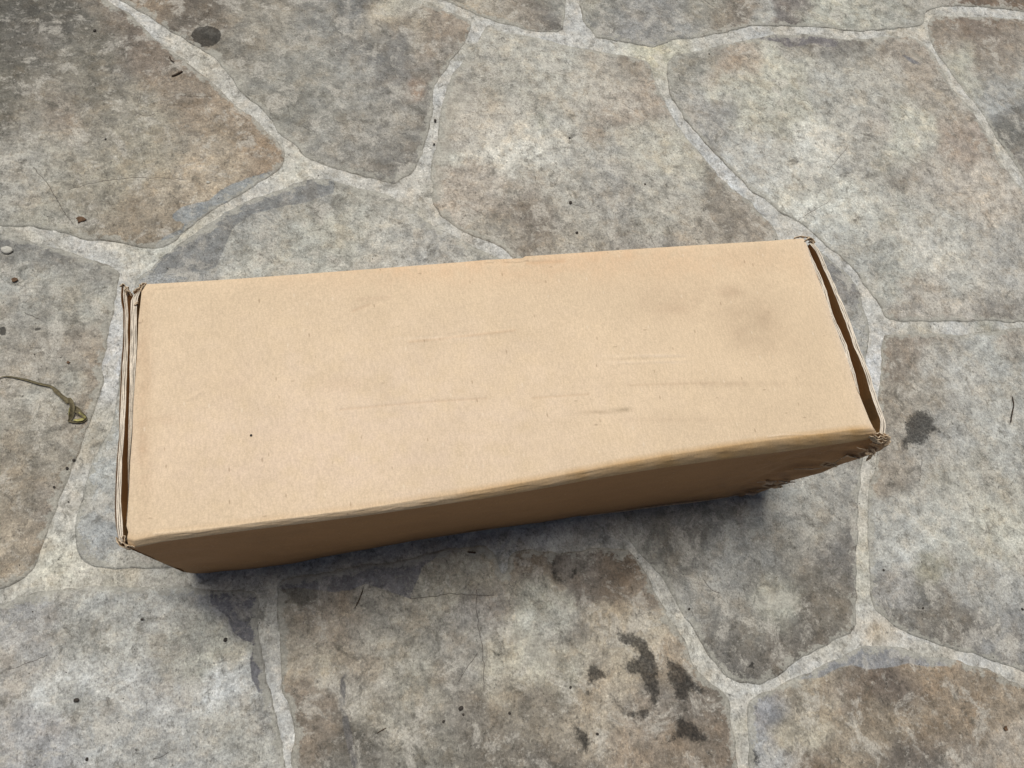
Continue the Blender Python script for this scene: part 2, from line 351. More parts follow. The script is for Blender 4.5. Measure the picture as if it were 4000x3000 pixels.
BL = {
'A': "100 60 110 84 80 72;150 170 90 104 98 92;350 250 110 122 116 104;60 300 110 108 102 90;500 130 90 132 114 100;650 250 80 145 125 108;200 400 100 146 136 122;450 450 110 152 143 128;700 400 90 152 132 112;950 500 90 160 135 110;1050 600 80 158 132 106;850 620 110 166 146 122;550 600 110 162 152 132;250 600 100 166 159 146;100 700 100 156 151 143;400 700 100 160 150 132;700 720 110 166 148 126;500 880 90 160 142 120;200 850 100 150 145 132;620 930 70 162 142 118;700 560 60 140 132 120;480 270 50 112 105 100;1000 640 40 138 112 88;250 480 60 150 128 112",  # first dark blobs paint in a shadow at the top left corner
'B': "600 30 60 150 125 100;750 60 70 122 108 94;1000 100 110 142 134 122;1100 260 90 142 138 130;1300 100 90 132 130 126;1370 60 40 104 104 106;1450 120 55 172 156 134;1540 60 60 180 172 155;1600 110 50 165 150 132;1500 250 80 116 114 113;1400 200 60 122 120 118;1250 400 110 142 139 132;1500 500 110 138 133 126;1600 300 60 130 124 119;1750 120 60 150 132 115;1640 355 26 170 132 104;1550 640 90 134 130 126;1300 600 100 150 146 140;1750 220 50 150 140 130;1100 420 80 150 147 138;900 200 60 128 120 108;1420 330 50 150 147 142",
'C': "2000 200 80 172 167 157;2150 250 80 174 170 160;2350 300 80 168 158 145;2500 250 60 148 134 118;2000 350 90 170 164 152;2200 400 80 167 162 152;2320 440 55 148 131 115;1900 450 80 174 162 148;2480 420 70 155 139 124;2000 550 100 184 180 172;2200 650 100 172 168 160;1850 760 70 165 150 136;2050 850 90 138 124 110;2300 700 80 160 155 148;2420 700 60 146 143 140;2500 590 70 168 163 150;2600 750 80 168 163 153;2800 850 80 148 136 122;2950 890 70 136 123 109;2200 900 80 148 140 128;2100 470 30 130 128 112;2400 600 60 165 160 152;1780 640 30 190 188 178;1950 930 60 160 152 140;2250 820 60 168 164 156;2650 600 40 172 166 150",
'D': "1250 740 60 142 140 137;1000 830 80 150 150 148;760 940 80 144 147 150;1000 960 80 170 168 160;1300 850 90 178 175 163;1500 850 90 176 173 166;1700 920 80 158 156 154;1700 1000 90 148 146 143;620 1050 80 136 138 142;380 1900 90 166 169 171;350 2150 70 158 161 166;420 1700 70 168 171 173;1420 760 50 165 160 150;1200 1000 80 172 172 165;1850 1000 60 160 158 152;420 2000 50 146 150 156;500 2200 40 172 174 174",
'E': "2680 300 70 138 134 124;2750 400 70 144 141 138;2860 270 45 172 148 126;3000 350 90 182 179 164;3100 440 70 178 175 160;3300 400 80 166 163 156;3560 230 60 158 142 126;3450 300 60 160 154 144;2750 530 70 144 141 138;3060 450 35 138 130 112;3040 520 35 138 131 115;3120 590 80 186 184 178;3150 700 45 144 137 125;3340 560 80 154 149 141;3560 560 80 172 170 157;3700 400 60 150 139 126;3760 550 60 150 131 116;3600 700 80 155 145 135;2950 650 70 174 174 172;3200 800 90 178 178 171;3200 920 80 170 171 170;3500 850 90 170 168 160;3850 750 60 166 153 140;3900 1000 80 158 154 149;3700 1000 80 166 163 156;3350 980 60 172 172 168;3450 1100 60 164 164 157;3650 1200 70 170 160 150;3540 720 30 112 104 94;3250 620 30 140 138 134;2830 330 40 176 174 160;3400 480 50 160 150 140;3600 950 60 176 172 166",
'R': "3800 120 80 138 118 103;3920 100 60 134 115 99;3690 110 40 146 130 114;3990 110 30 100 86 72;3750 260 60 176 173 158;3900 200 60 150 136 122;3960 280 50 165 164 160;3890 350 50 148 149 150;3980 450 60 130 128 126;3930 520 40 112 110 105;3860 420 30 170 172 174",
'V': "1900 40 60 166 154 138;1780 0 50 160 148 132;2020 60 50 164 150 134;2110 60 50 148 134 120;2150 115 40 118 116 116;2180 20 40 150 146 138",
'W': "2350 60 70 140 138 132;2500 100 80 152 150 150;2650 110 60 158 157 156;2750 40 60 158 152 140;2900 60 60 138 124 110;2870 100 30 120 108 96;2985 50 30 172 172 170;3070 50 38 112 105 103;3100 20 38 110 100 96;3250 60 80 176 175 163;3450 60 80 180 178 167;3560 90 50 150 150 146;3800 10 60 122 96 78;3930 10 60 112 88 68;3620 10 60 162 156 146;2280 30 30 166 160 146",
'H': "50 960 70 128 126 124;200 990 80 120 118 117;330 1030 60 140 136 130;100 1090 70 170 169 163;300 1200 90 168 165 156;100 1300 90 152 146 137;300 1350 80 150 137 123;100 1450 90 156 145 132;360 1430 50 150 135 120;200 1550 80 164 162 154;80 1650 80 150 142 130;300 1650 60 150 135 118;150 1800 90 148 138 124;50 1900 80 152 138 120;200 1950 50 140 128 118;60 2100 90 168 150 128;140 2130 50 152 137 120;40 1150 50 150 150 148;130 1750 40 118 112 102",
'L': "100 2420 90 138 136 137;300 2350 80 162 162 160;600 2330 80 168 168 166;860 2330 60 116 116 121;950 2400 60 112 112 118;300 2480 80 132 131 126;500 2500 90 158 156 151;700 2500 80 150 147 138;850 2550 70 168 165 152;80 2600 90 138 134 131;300 2650 90 160 160 160;600 2700 100 158 158 160;850 2720 70 178 180 184;950 2680 60 170 173 178;1030 2800 50 142 140 138;400 2850 100 150 150 150;200 2950 100 138 138 144;700 2950 100 148 148 148;900 2900 90 150 148 142;640 2420 50 176 177 178;640 2550 45 130 126 118;150 2700 50 170 172 174;300 2730 30 112 110 100;0 2950 60 138 138 142",
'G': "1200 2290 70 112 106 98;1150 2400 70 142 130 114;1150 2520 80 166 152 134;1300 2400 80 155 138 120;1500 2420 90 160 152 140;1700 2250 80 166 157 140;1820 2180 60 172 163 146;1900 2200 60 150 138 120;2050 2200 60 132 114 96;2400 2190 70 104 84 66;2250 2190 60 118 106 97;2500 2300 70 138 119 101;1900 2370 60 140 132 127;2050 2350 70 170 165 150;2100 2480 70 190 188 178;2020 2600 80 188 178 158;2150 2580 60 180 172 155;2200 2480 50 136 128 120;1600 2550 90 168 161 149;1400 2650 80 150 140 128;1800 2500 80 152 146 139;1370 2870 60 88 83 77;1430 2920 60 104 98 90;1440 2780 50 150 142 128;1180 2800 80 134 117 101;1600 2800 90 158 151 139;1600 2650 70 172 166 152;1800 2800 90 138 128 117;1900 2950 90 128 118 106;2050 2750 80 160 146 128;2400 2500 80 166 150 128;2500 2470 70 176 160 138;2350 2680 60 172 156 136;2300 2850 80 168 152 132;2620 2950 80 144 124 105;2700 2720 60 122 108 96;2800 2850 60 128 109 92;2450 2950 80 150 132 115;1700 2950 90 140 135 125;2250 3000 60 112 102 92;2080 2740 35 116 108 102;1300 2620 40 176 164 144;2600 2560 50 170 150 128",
'F': "2700 2000 90 128 125 121;3100 1950 80 166 166 163;3200 1900 60 160 158 155;3260 2000 50 146 143 139;2850 2250 100 158 156 153;3150 2100 80 152 146 137;3280 2180 60 120 115 112;2900 2350 80 152 147 140;3040 2350 60 176 174 160;3180 2300 60 118 108 96;3260 2400 60 130 121 110;2750 2400 70 146 143 139;3150 2500 80 118 110 102;2850 2520 80 124 119 114;3000 2560 70 124 114 104;2920 2640 50 116 112 110;3300 1300 70 150 150 150;3270 1100 60 136 134 136;3330 1400 60 156 156 157;2550 2150 60 130 127 120;2640 2150 60 124 118 110;2950 2420 40 160 156 148;3080 2020 50 148 145 140",
'S': "3540 1400 60 140 125 111;3500 1600 70 150 138 124;3700 1500 80 167 164 160;3900 1400 80 167 167 164;3960 1340 40 146 131 117;3720 1700 90 160 158 155;3900 1700 90 167 166 162;3600 1550 60 168 158 145;3500 1870 60 154 141 127;3800 1900 90 167 162 151;3500 2080 80 174 174 172;3700 2050 80 174 174 169;3900 2080 80 175 172 160;3600 2180 38 134 129 110;3570 2240 38 138 132 112;3500 2300 60 142 139 138;3600 2350 45 98 95 92;3720 2440 55 108 100 92;3660 2420 50 118 112 104;3900 2300 80 160 158 155;3960 2500 70 134 133 134;3570 2430 50 124 121 119;3830 1830 35 120 118 110;3700 1300 50 158 152 144;3820 2480 60 120 116 114",
'Q': "2950 2900 45 158 161 171;2980 2770 55 148 149 160;3100 2750 60 166 152 134;3150 2850 80 182 170 149;3300 2700 60 138 119 102;3450 2690 60 120 101 88;3530 2720 50 116 99 87;3300 2850 80 162 143 120;3650 2680 90 154 130 105;3750 2780 80 150 127 103;3500 2850 80 156 138 116;3560 2930 60 112 99 90;3900 2780 70 152 131 108;3950 2950 70 168 153 138;3200 2970 60 122 99 78;3020 2960 50 168 168 172;3200 2660 50 178 162 140;3400 2780 50 150 128 104",
}
BL = {k: np.array([[float(t) for t in b.split()] for b in v.split(';')]) for k, v in BL.items()}

def zp(ox, oy, pts, s=1.58): return [(ox + a / s, oy + b / s) for a, b in pts]
CHIPS = [  # polygon, colour
 (zp(0,0,[(1700,1050),(1560,1090),(1420,1140),(1340,1190),(1290,1240),(1200,1258),(1120,1280),(1055,1330),(1080,1365),(1140,1370),(1130,1410),(1010,1462),(955,1520),(1010,1560),(1150,1480),(1300,1380),(1500,1260),(1690,1130)]), (152,158,160)),
 (zp(1300,1950,[(-330,560),(-230,545),(-100,560),(0,575),(120,560),(200,520),(280,548),(350,570),(430,600),(480,612),(495,560),(530,480),(560,410),(650,350),(645,280),(400,360),(200,385),(0,410),(-160,400),(-340,440),(-390,500)]), (132,131,134)),
 (zp(2600,0,[(500,238),(640,225),(690,203),(740,215),(830,240),(900,212),(960,215),(1020,230),(1075,265),(1040,290),(970,290),(910,265),(840,285),(750,292),(700,262),(600,247)]), (124,121,122)),
 (zp(0,1950,[(1290,530),(1500,540),(1620,560),(1640,700),(1650,850),(1690,1000),(1720,1180),(1600,1200),(1550,1100),(1540,1000),(1570,900),(1560,885),(1500,870),(1440,820),(1400,720),(1300,650)]), (116,116,121)),
 (zp(0,0,[(900,1700),(1180,1400),(1350,1310),(1600,1180),(1900,1080),(2070,1100),(2060,1190),(1900,1245),(1720,1280),(1560,1320),(1440,1400),(1330,1659)]), (138,140,139)),
 (zp(2600,1950,[(740,1125),(900,1040),(1080,940),(1240,880),(1400,880),(1560,915),(1680,940),(1812,980),(1745,1030),(1600,1032),(1500,1012),(1420,1032),(1250,1052),(1150,1022),(1060,1042),(960,1100),(820,1112)]), (150,152,154)),
 (zp(2600,0,[(1450,335),(1500,350),(1580,400),(1520,395)]), (128,128,130)),
 (zp(1300,1950,[(50,1100),(90,1060),(80,1180),(70,1290),(110,1400),(130,1520),(160,1659),(120,1659),(60,1400),(40,1250)]), (118,116,114)),
]
CREAMS = [zp(1300,0,[(690,540),(880,590),(850,640),(780,700),(735,800),(720,890),(745,940),(690,1000),(600,1040),(600,940),(640,760),(660,640)]),
          zp(1300,0,[(780,350),(870,350),(860,370),(760,500),(860,560),(680,560),(700,470)]),
          zp(0,0,[(1210,290),(1330,330),(1400,390),(1480,430),(1530,500),(1520,570),(1400,570),(1300,480),(1200,400)]),
          zp(1300,0,[(590,1040),(680,1060),(680,1190),(600,1250),(540,1200)]),
          zp(2600,0,[(1490,310),(1580,350),(1585,385),(1520,350)]),
          zp(2600,1950,[(560,600),(700,560),(830,600),(800,660),(680,690),(560,660)]),
          zp(1300,1950,[(1120,780),(1300,900),(1400,980),(1380,1040),(1200,960),(1100,850)])]
STAINS = [zp(2600,950,[(1480,1110),(1500,1060),(1560,1030),(1620,1040),(1660,1080),(1650,1110),(1700,1150),(1690,1170),(1640,1160),(1630,1190),(1600,1230),(1560,1245),(1500,1240),(1480,1285),(1455,1290),(1450,1210),(1480,1180)]),
 zp(1300,1950,[(1750,790),(1780,840),(1830,800),(1870,840),(1920,860),(1970,930),(2000,980),(2010,1100),(2015,1220),(1990,1285),(1940,1270),(1950,1200),(1920,1150),(1890,1090),(1820,1085),(1790,1030),(1830,990),(1890,960),(1860,920),(1800,900),(1750,870)]),
 zp(1300,1950,[(1600,1000),(1640,1030),(1690,1080),(1700,1105),(1650,1110),(1620,1130),(1580,1150),(1590,1220),(1560,1200),(1565,1150),(1570,1080)]),
 zp(1300,1950,[(1700,1180),(1750,1210),(1790,1280),(1850,1310),(1920,1290),(1955,1300),(1990,1290),(1930,1360),(1860,1355),(1790,1330),(1740,1270)]),
 zp(2600,1950,[(0,990),(80,1005),(150,1080),(180,1130),(270,1190),(230,1215),(150,1180),(130,1250),(60,1240),(40,1160),(10,1120)]),
 zp(2600,1950,[(60,1335),(130,1355),(200,1400),(270,1480),(220,1505),(120,1480),(40,1500),(0,1490),(60,1430)]),
 zp(1300,1950,[(1470,1360),(1540,1420),(1600,1490),(1570,1570),(1530,1530),(1490,1430)]),
 zp(2600,1950,[(465,1540),(530,1530),(585,1565),(560,1650),(500,1645)]),
 zp(1300,1950,[(1430,850),(1480,880),(1480,920),(1450,915)]),
 zp(1300,1950,[(1340,380),(1380,380),(1380,480),(1430,500),(1500,420),(1530,440),(1420,540),(1360,500)])]
def circ(cx, cy, rx, ry, n=26, seed=1, a=.12):
    r = random.Random(seed)
    return [(cx + rx * (1 + r.uniform(-a, a)) * math.cos(k / n * 2 * math.pi), cy + ry * (1 + r.uniform(-a, a)) * math.sin(k / n * 2 * math.pi)) for k in range(n)]
SPOTS = [circ(807, 142, 58, 43, seed=3), circ(2882, 2697, 14, 13), circ(2890, 2776, 17, 14, seed=5), circ(2937, 2600, 13, 15, seed=6),
         circ(3625, 2305, 10, 14, seed=8), circ(10, 1292, 16, 20, seed=9), circ(147, 1283, 12, 11, seed=10), circ(917, 2318, 14, 10, seed=12)]
CRACKS = {'A': [zp(0,0,[(430,1170),(540,1138),(700,1110),(850,1095),(1000,1100),(1150,1110)]), zp(0,0,[(210,1040),(300,1150),(380,1280),(450,1390)]),
                zp(0,0,[(840,700),(900,715),(960,705)]), zp(0,0,[(1120,590),(1200,600),(1320,595)])],
          'B': [zp(0,0,[(1110,105),(1200,110),(1260,125),(1300,60)])],
          'G': [zp(1300,1950,[(890,560),(885,700),(910,850),(930,1000),(935,1180)]), zp(1300,1950,[(480,615),(600,605),(700,585),(850,590),(1000,600)]),
                zp(1300,1950,[(140,660),(180,590),(190,540)]), zp(1300,1950,[(890,950),(820,1050),(770,1130)])],
          'E': [zp(2600,0,[(820,1360),(900,1305),(960,1275),(1010,1245)]), zp(2600,0,[(820,615),(870,625),(900,650)]), zp(2600,0,[(1500,970),(1600,1000),(1670,1045)]),
                zp(2600,0,[(1010,1050),(1070,970),(1130,900)])],
          'C': [zp(1300,0,[(1960,1460),(1985,1520)]), zp(1300,0,[(1790,640),(1870,690)]), zp(1300,0,[(1480,1260),(1560,1290)]), zp(1300,0,[(2140,1370),(2212,1400)])],
          'H': [zp(0,950,[(600,1260),(660,1190),(700,1120)]), zp(0,950,[(150,430),(250,470)])],
          'F': [zp(2600,1950,[(240,500),(280,560),(350,585)])],
          'S': [zp(2600,950,[(2140,950),(2145,1010),(2130,1080)]), zp(2600,950,[(1580,1330),(1575,1420),(1570,1480)])],
          'L': [zp(0,1950,[(60,1050),(200,1000),(300,960)]), zp(0,1950,[(960,1600),(1050,1560)])],
          'W': [zp(2600,0,[(245,5),(290,40),(360,90)])]}

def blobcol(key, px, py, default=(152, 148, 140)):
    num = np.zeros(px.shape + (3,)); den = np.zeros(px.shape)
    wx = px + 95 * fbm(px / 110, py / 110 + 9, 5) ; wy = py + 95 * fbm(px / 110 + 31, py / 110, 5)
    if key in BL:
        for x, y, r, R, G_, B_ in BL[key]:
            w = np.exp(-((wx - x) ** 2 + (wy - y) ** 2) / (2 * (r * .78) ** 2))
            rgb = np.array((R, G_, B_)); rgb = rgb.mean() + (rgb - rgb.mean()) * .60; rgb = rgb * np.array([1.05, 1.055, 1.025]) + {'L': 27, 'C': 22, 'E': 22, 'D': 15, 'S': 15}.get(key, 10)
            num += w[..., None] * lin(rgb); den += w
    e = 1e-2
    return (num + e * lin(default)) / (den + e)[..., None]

def resample(pts, step):
    out = []
    p = np.asarray(pts, float); q = np.roll(p, -1, 0)
    for a, b in zip(p, q):
        n = max(1, int(round(np.linalg.norm(b - a) / step)))
        for k in range(n): out.append(a + (b - a) * k / n)
    return np.array(out)

def make_stone(key, poly_xy, dz, tilt, parent, fine=True):
    lo_step = .0032 if fine else .02
    out = resample(poly_xy, lo_step)
    # smooth corners a little, then roughen
    for _ in range(2 if fine else 1):
        out = (np.roll(out, 1, 0) + 2 * out + np.roll(out, -1, 0)) / 4
    tan = np.roll(out, -1, 0) - np.roll(out, 1, 0)
    tan /= np.linalg.norm(tan, axis=1)[:, None] + 1e-12
    area = np.sum(out[:, 0] * np.roll(out[:, 1], -1) - np.roll(out[:, 0], -1) * out[:, 1])
    nrm = np.stack([-tan[:, 1], tan[:, 0]], 1) * (1 if area > 0 else -1)      # inward
    if fine:
        out = out + nrm * (.0021 * fbm(out[:, 0] * 110, out[:, 1] * 110, 4) + .0020 * fbm(out[:, 0] * 30 + 4, out[:, 1] * 30, 2))[:, None]
    else:
        out = out + nrm * (.006 * fbm(out[:, 0] * 20, out[:, 1] * 20, 3))[:, None]
    pts = [out]; zz = [np.full(len(out), -.0045)]
    for d, z in ((.0010, -.00062), (.0030, -.00012)):
        c = out + nrm * d
        ok = sdf(out, c[:, 0], c[:, 1]) > d * .85
        pts.append(c[ok]); zz.append(np.full(ok.sum(), z))
    # cracks
    cpts = []
    for line in CRACKS.get(key, []) if fine else []:
        l = P(*np.array(line).T)[:, :2]
        seg = []
        for a, b in zip(l[:-1], l[1:]):
            n = max(1, int(np.linalg.norm(b - a) / .0016)); seg += [a + (b - a) * k / n for k in range(n)]
        seg = np.array(seg); seg[:, 0] += .0012 * fbm(seg[:, 1] * 200, seg[:, 0] * 200, 3); seg[:, 1] += .0012 * fbm(seg[:, 0] * 200 + 7, seg[:, 1] * 200, 3)
        cpts.append(seg)
    # interior grid, fine in and around the picture, coarse beyond
    def inter(step, box=None):
        lo, hi = out.min(0), out.max(0)
        if box is not None: lo = np.maximum(lo, box[0]); hi = np.minimum(hi, box[1])
        if (hi <= lo).any(): return np.zeros((0, 2))
        X, Y = np.meshgrid(np.arange(lo[0], hi[0], step), np.arange(lo[1], hi[1], step))
        g = np.stack([X.ravel(), Y.ravel()], 1) + _rs.uniform(-.3, .3, (X.size, 2)) * step
        return g
    if fine:
        g = inter(.0036); px, py = PX(np.c_[g, np.zeros(len(g))])
        inside = (px > -220) & (px < 4220) & (py > -220) & (py < 3220)
        c = inter(.018); px, py = PX(np.c_[c, np.zeros(len(c))])
        g = np.vstack([g[inside], c[(px <= -220) | (px >= 4220) | (py <= -220) | (py >= 3220)]])
    else:
        g = inter(.03)
    if len(g):
        s = sdf(out, g[:, 0], g[:, 1]); g = g[s > (.0042 if fine else .012)]
    for seg in cpts:
        if len(g): g = g[dline([tuple(a) for a in seg], g[:, 0], g[:, 1]) > .0018]
    pts.append(g); zz.append(np.zeros(len(g)))
    base = np.vstack(pts); z = np.concatenate(zz)
    crk = np.zeros(len(base))
    for seg in cpts:
        t = np.gradient(seg, axis=0); t /= np.linalg.norm(t, axis=1)[:, None] + 1e-12
        n2 = np.stack([-t[:, 1], t[:, 0]], 1)
        for off, cv, zv in ((0, 1, -.0005), (.0008, 0, 0), (-.0008, 0, 0)):
            q = seg + n2 * off
            k = sdf(out, q[:, 0], q[:, 1]) > .003
            base = np.vstack([base, q[k]]); z = np.r_[z, np.full(k.sum(), zv)]; crk = np.r_[crk, np.full(k.sum(), float(cv))]
    n0 = len(out)
    res = delaunay_2d_cdt([Vector(a) for a in base.tolist()], [(i, (i + 1) % n0) for i in range(n0)], [], 1, 1e-6)
    V = np.array([(v.x, v.y) for v in res[0]]); T = np.array([f for f in res[2] if len(f) == 3])
    oi = np.array([o[0] if len(o) else 0 for o in res[3]])
    z = z[oi]; crk = crk[oi]
    a, b, c = V[T[:, 0]], V[T[:, 1]], V[T[:, 2]]
    flip = np.cross(b - a, c - a) < 0
    T[flip] = T[flip][:, ::-1]
    cx, cy = V.mean(0)
    edge = sdf(out, V[:, 0], V[:, 1]) if len(V) else None
    und = .0002 * fbm(V[:, 0] * 14, V[:, 1] * 14, 3) + .00012 * fbm(V[:, 0] * 60, V[:, 1] * 60, 2)
    Z = z + dz + und * sst(0, .006, edge) + tilt[0] * (V[:, 0] - cx) + tilt[1] * (V[:, 1] - cy)
    px, py = PX(np.c_[V, np.zeros(len(V))])
    at = dict(edge=edge, crack=crk)
    if fine:
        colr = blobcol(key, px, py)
        sc = .00023                       # metres per photo pixel, roughly
        chip = np.full(len(V), -.02); ccol = np.tile(GREYC, (len(V), 1))
        for poly, rgb in CHIPS:
            s = sdf(poly, px, py) * sc
            m = s > chip
            chip = np.maximum(chip, s); ccol[m] = lin(rgb) * K
        f = lambda L: np.max([np.clip(sdf(p, px, py) * sc, -.02, .02) for p in L], 0)
        at.update(chip=chip, ChipCol=ccol, stain=f(STAINS), cream=f(CREAMS), spot=f(SPOTS))
        Z = Z - .0003 * sst(-.0008, .0008, chip) * (edge > .001)
    else:
        rr = random.Random(sum(map(ord, key)))
        base_c = np.array([150, 145, 136]) + rr.uniform(-14, 14)
        colr = np.tile(lin(base_c), (len(V), 1)) * (1 + .15 * fbm(V[:, 0] * 20, V[:, 1] * 20, 3))[:, None]
        m1 = np.full(len(V), -.02)
        at.update(chip=m1, ChipCol=np.tile(GREYC, (len(V), 1)), stain=m1, cream=m1, spot=m1)
    colr = colr * (1 + .36 * fbm(V[:, 0] * 13, V[:, 1] * 13 + 3, 5) + .20 * fbm(V[:, 0] * 50 + 9, V[:, 1] * 50, 4))[:, None]
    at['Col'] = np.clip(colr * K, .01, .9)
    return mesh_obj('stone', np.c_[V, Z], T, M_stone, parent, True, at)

# mortar bed / ground sheet
def axis(lo, hi, far, step):
    mid = np.arange(lo, hi, step)
    a = lo - np.geomspace(step * 2, far, 14)[::-1]; b = hi + np.geomspace(step * 2, far, 14)
    return np.r_[a, mid, b]
cor = P(np.array([-150, 4150, 4150, -150]), np.array([-150, -150, 3150, 3150]))
gx = axis(cor[:, 0].min(), cor[:, 0].max(), 8, .0045); gy = axis(cor[:, 1].min(), cor[:, 1].max(), 8, .0045)
X, Y = np.meshgrid(gx, gy, indexing='ij'); X = X.ravel(); Y = Y.ravel()
px, py = PX(np.c_[X, Y, np.zeros(len(X))])
c = (np.linalg.norm(np.c_[X, Y], axis=1) > 3)
mc = np.tile(lin((186, 183, 172)), (len(X), 1))
t = np.clip(.5 + .9 * fbm(X * 9, Y * 9, 3), 0, 1)[:, None]
mc = mc * (1 - t) + t * lin((188, 189, 186))
t2 = sst(.1, .5, fbm(X * 22 + 5, Y * 22, 3))[:, None] * .5
mc = mc * (1 - t2) + t2 * lin((160, 155, 138))
for bx, by, br, rgb in ((1150, 660, 90, (196, 195, 184)), (600, 960, 150, (196, 196, 186)), (430, 1400, 120, (190, 192, 192)), (230, 2230, 150, (200, 198, 184)),
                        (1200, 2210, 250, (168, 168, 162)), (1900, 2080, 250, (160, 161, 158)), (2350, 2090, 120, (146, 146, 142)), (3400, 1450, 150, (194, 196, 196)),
                        (2800, 700, 150, (194, 197, 197)), (3370, 2200, 200, (188, 186, 174)), (2700, 2500, 160, (192, 190, 180)), (2550, 170, 120, (196, 194, 174)),
                        (3440, 2470, 60, (184, 174, 156)), (3850, 1280, 60, (150, 150, 140))):
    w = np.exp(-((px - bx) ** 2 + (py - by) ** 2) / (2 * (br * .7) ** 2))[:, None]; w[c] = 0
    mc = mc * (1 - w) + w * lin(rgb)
Zm = -.0007 + .0003 * fbm(X * 45, Y * 45, 3) + .00015 * fbm(X * 150, Y * 150, 2)
mc = mc * (1 + .10 * fbm(X * 70, Y * 70, 3))[:, None]
ground = mesh_obj('ground', np.c_[X, Y, Zm], grid_faces(len(gx), len(gy)), M_mortar, None, True, {'Col': np.clip(mc * 1.13 * K, .01, .9)})
tag(ground, kind='structure')

TL_ = {'A': .0004, 'B': .0, 'C': .0003, 'D': .0001, 'E': .0005, 'F': 0, 'S': .0002, 'R': 0, 'V': 0, 'W': .0003, 'H': .0001, 'L': .0002, 'G': .0006, 'Q': .0005}
for k, poly in ST.items():
    r = random.Random(k)
    p = np.array(poly, float)
    w = P(p[:, 0], p[:, 1])[:, :2]
    make_stone(k, w, TL_[k], (r.uniform(-.0007, .0007), r.uniform(-.0007, .0007)), ground)
# stones continuing outside the picture
q0 = P(np.array([-700, 4700, 4700, -700.]), np.array([-600, -600, 3600, 3600.]))[:, :2]
cc = q0.mean(0)
rr = random.Random(4)
for e in range(4):
    a, b = q0[e], q0[(e + 1) % 4]
    n = 4
    nn = np.array([(b - a)[1], -(b - a)[0]]); nn /= np.linalg.norm(nn)
    if np.dot(nn, a - cc) < 0: nn = -nn
    cuts = [0] + [(k + rr.uniform(-.2, .2)) / n for k in range(1, n)] + [1.0]
    for k in range(n):
        s, t_ = a + (b - a) * cuts[k], a + (b - a) * cuts[k + 1]
        d = (b - a) / np.linalg.norm(b - a) * .006
        w1, w2 = .38, .38
        lo = s + nn * .012 + d; hi = t_ + nn * .012 - d
        lo2 = s + nn * w1 + d * (1 + rr.uniform(-6, 6)); hi2 = t_ + nn * w2 - d * (1 + rr.uniform(-6, 6))
        make_stone('ring%d%d' % (e, k), [lo, hi, hi2, lo2], 0, (0, 0), ground, fine=False)

# ------------------------------------------------------------------ the box
H = .1708
box = bpy.data.objects.new('cardboard_box', None)
box.empty_display_size = .05
COL.objects.link(box)
tag(box, 'long closed brown cardboard box with worn corners lying on the stone paving', 'box')

def poly_at(pts, n):
    p = np.asarray(pts, float); d = np.r_[0, np.cumsum(np.linalg.norm(np.diff(p, axis=0), axis=1))]
    t = np.linspace(0, d[-1], n)
    return np.stack([np.interp(t, d, p[:, 0]), np.interp(t, d, p[:, 1])], 1)
LE = [(572,1110),(553,1140),(549,1180),(541,1250),(537,1350),(527,1500),(520,1600),(517,1700),(509,1800),(505,1900),(502,1950),(499,2000),(494,2055),(501,2078),(497,2100)]
RE = [(3138,931),(3149,950),(3165,1000),(3183,1050),(3203,1100),(3223,1150),(3252,1250),(3290,1350),(3327,1450),(3360,1550),(3396,1640),(3412,1672)]
BE = [(572,1110),(700,1103),(900,1091),(1200,1069),(1500,1047),(1800,1024),(1900,1015),(1990,1011),(2040,1009),(2052,1001),(2150,995),(2400,978),(2700,959),(3000,941),(3090,934),(3138,931)]
LOW = [(505,2136),(525,2140),(633,2117),(823,2091),(1013,2066),(1203,2043),(1400,2018),(1490,2006),(1616,1987),(1870,1951),(2100,1912),(2350,1866),(2600,1826),(2790,1800),(2980,1775),(3170,1750),(3330,1726),(3420,1712)]
low = np.array(LOW, float)
off = np.interp(low[:, 0], [500, 800, 1400, 2000, 2400, 3000, 3300, 3420], [32, 26, 30, 36, 42, 52, 48, 42])
CR = np.c_[low[:, 0], low[:, 1] - off]
CR[0] = (497, 2100); CR[-1] = (3412, 1672)
NU, NV = 620, 230
u = np.linspace(0, 1, NU); v = np.linspace(0, 1, NV)
back = poly_at(BE, NU); front = poly_at(CR, NU); left = poly_at(LE, NV); right = poly_at(RE, NV)
U, V_ = np.meshgrid(u, v, indexing='ij')
U3 = U[..., None]; V3 = V_[..., None]
q = (1 - V3) * back[:, None] + V3 * front[:, None] + (1 - U3) * left[None] + U3 * right[None] \
    - ((1 - U3) * (1 - V3) * back[0] + U3 * (1 - V3) * back[-1] + (1 - U3) * V3 * front[0] + U3 * V3 * front[-1])
qx, qy = q[..., 0], q[..., 1]
# relief of the lid: soft sag, creases, dents
z = np.full(U.shape, H)
z += .0010 * fbm(U * 5, V_ * 2 + 3, 3) * np.minimum(1, np.minimum(V_, 1 - V_) * 8)
def ridge(pts, w, h):
    global z
    z = z + h * np.exp(-(dline(pts, qx, qy) / w) ** 2)
def scr(o, s, pts): return [(o[0] + a / s, o[1] + b / s) for a, b in pts]
ridge([(1600,1335),(1800,1315),(2010,1290)], 6, .0003)
ridge([(1620,1330),(1850,1300)], 10, -.0003)
ridge([(2400,1400),(2520,1388),(2660,1386)], 5, .00025); ridge([(2420,1418),(2560,1412),(2680,1408)], 5, .00025); ridge([(2430,1409),(2680,1397)], 5, -.0002)
ridge([(1330,1600),(1500,1585),(1700,1568),(1900,1556)], 5, -.00025)
ridge([(2080,1555),(2300,1540)], 6, -.0002)
ridge([(1380,1215),(1440,1190),(1500,1180)], 10, -.0003)
ridge([(560,1330),(575,1200),(600,1130)], 4, .0005); ridge([(566,1210),(590,1150)], 4, -.0005)
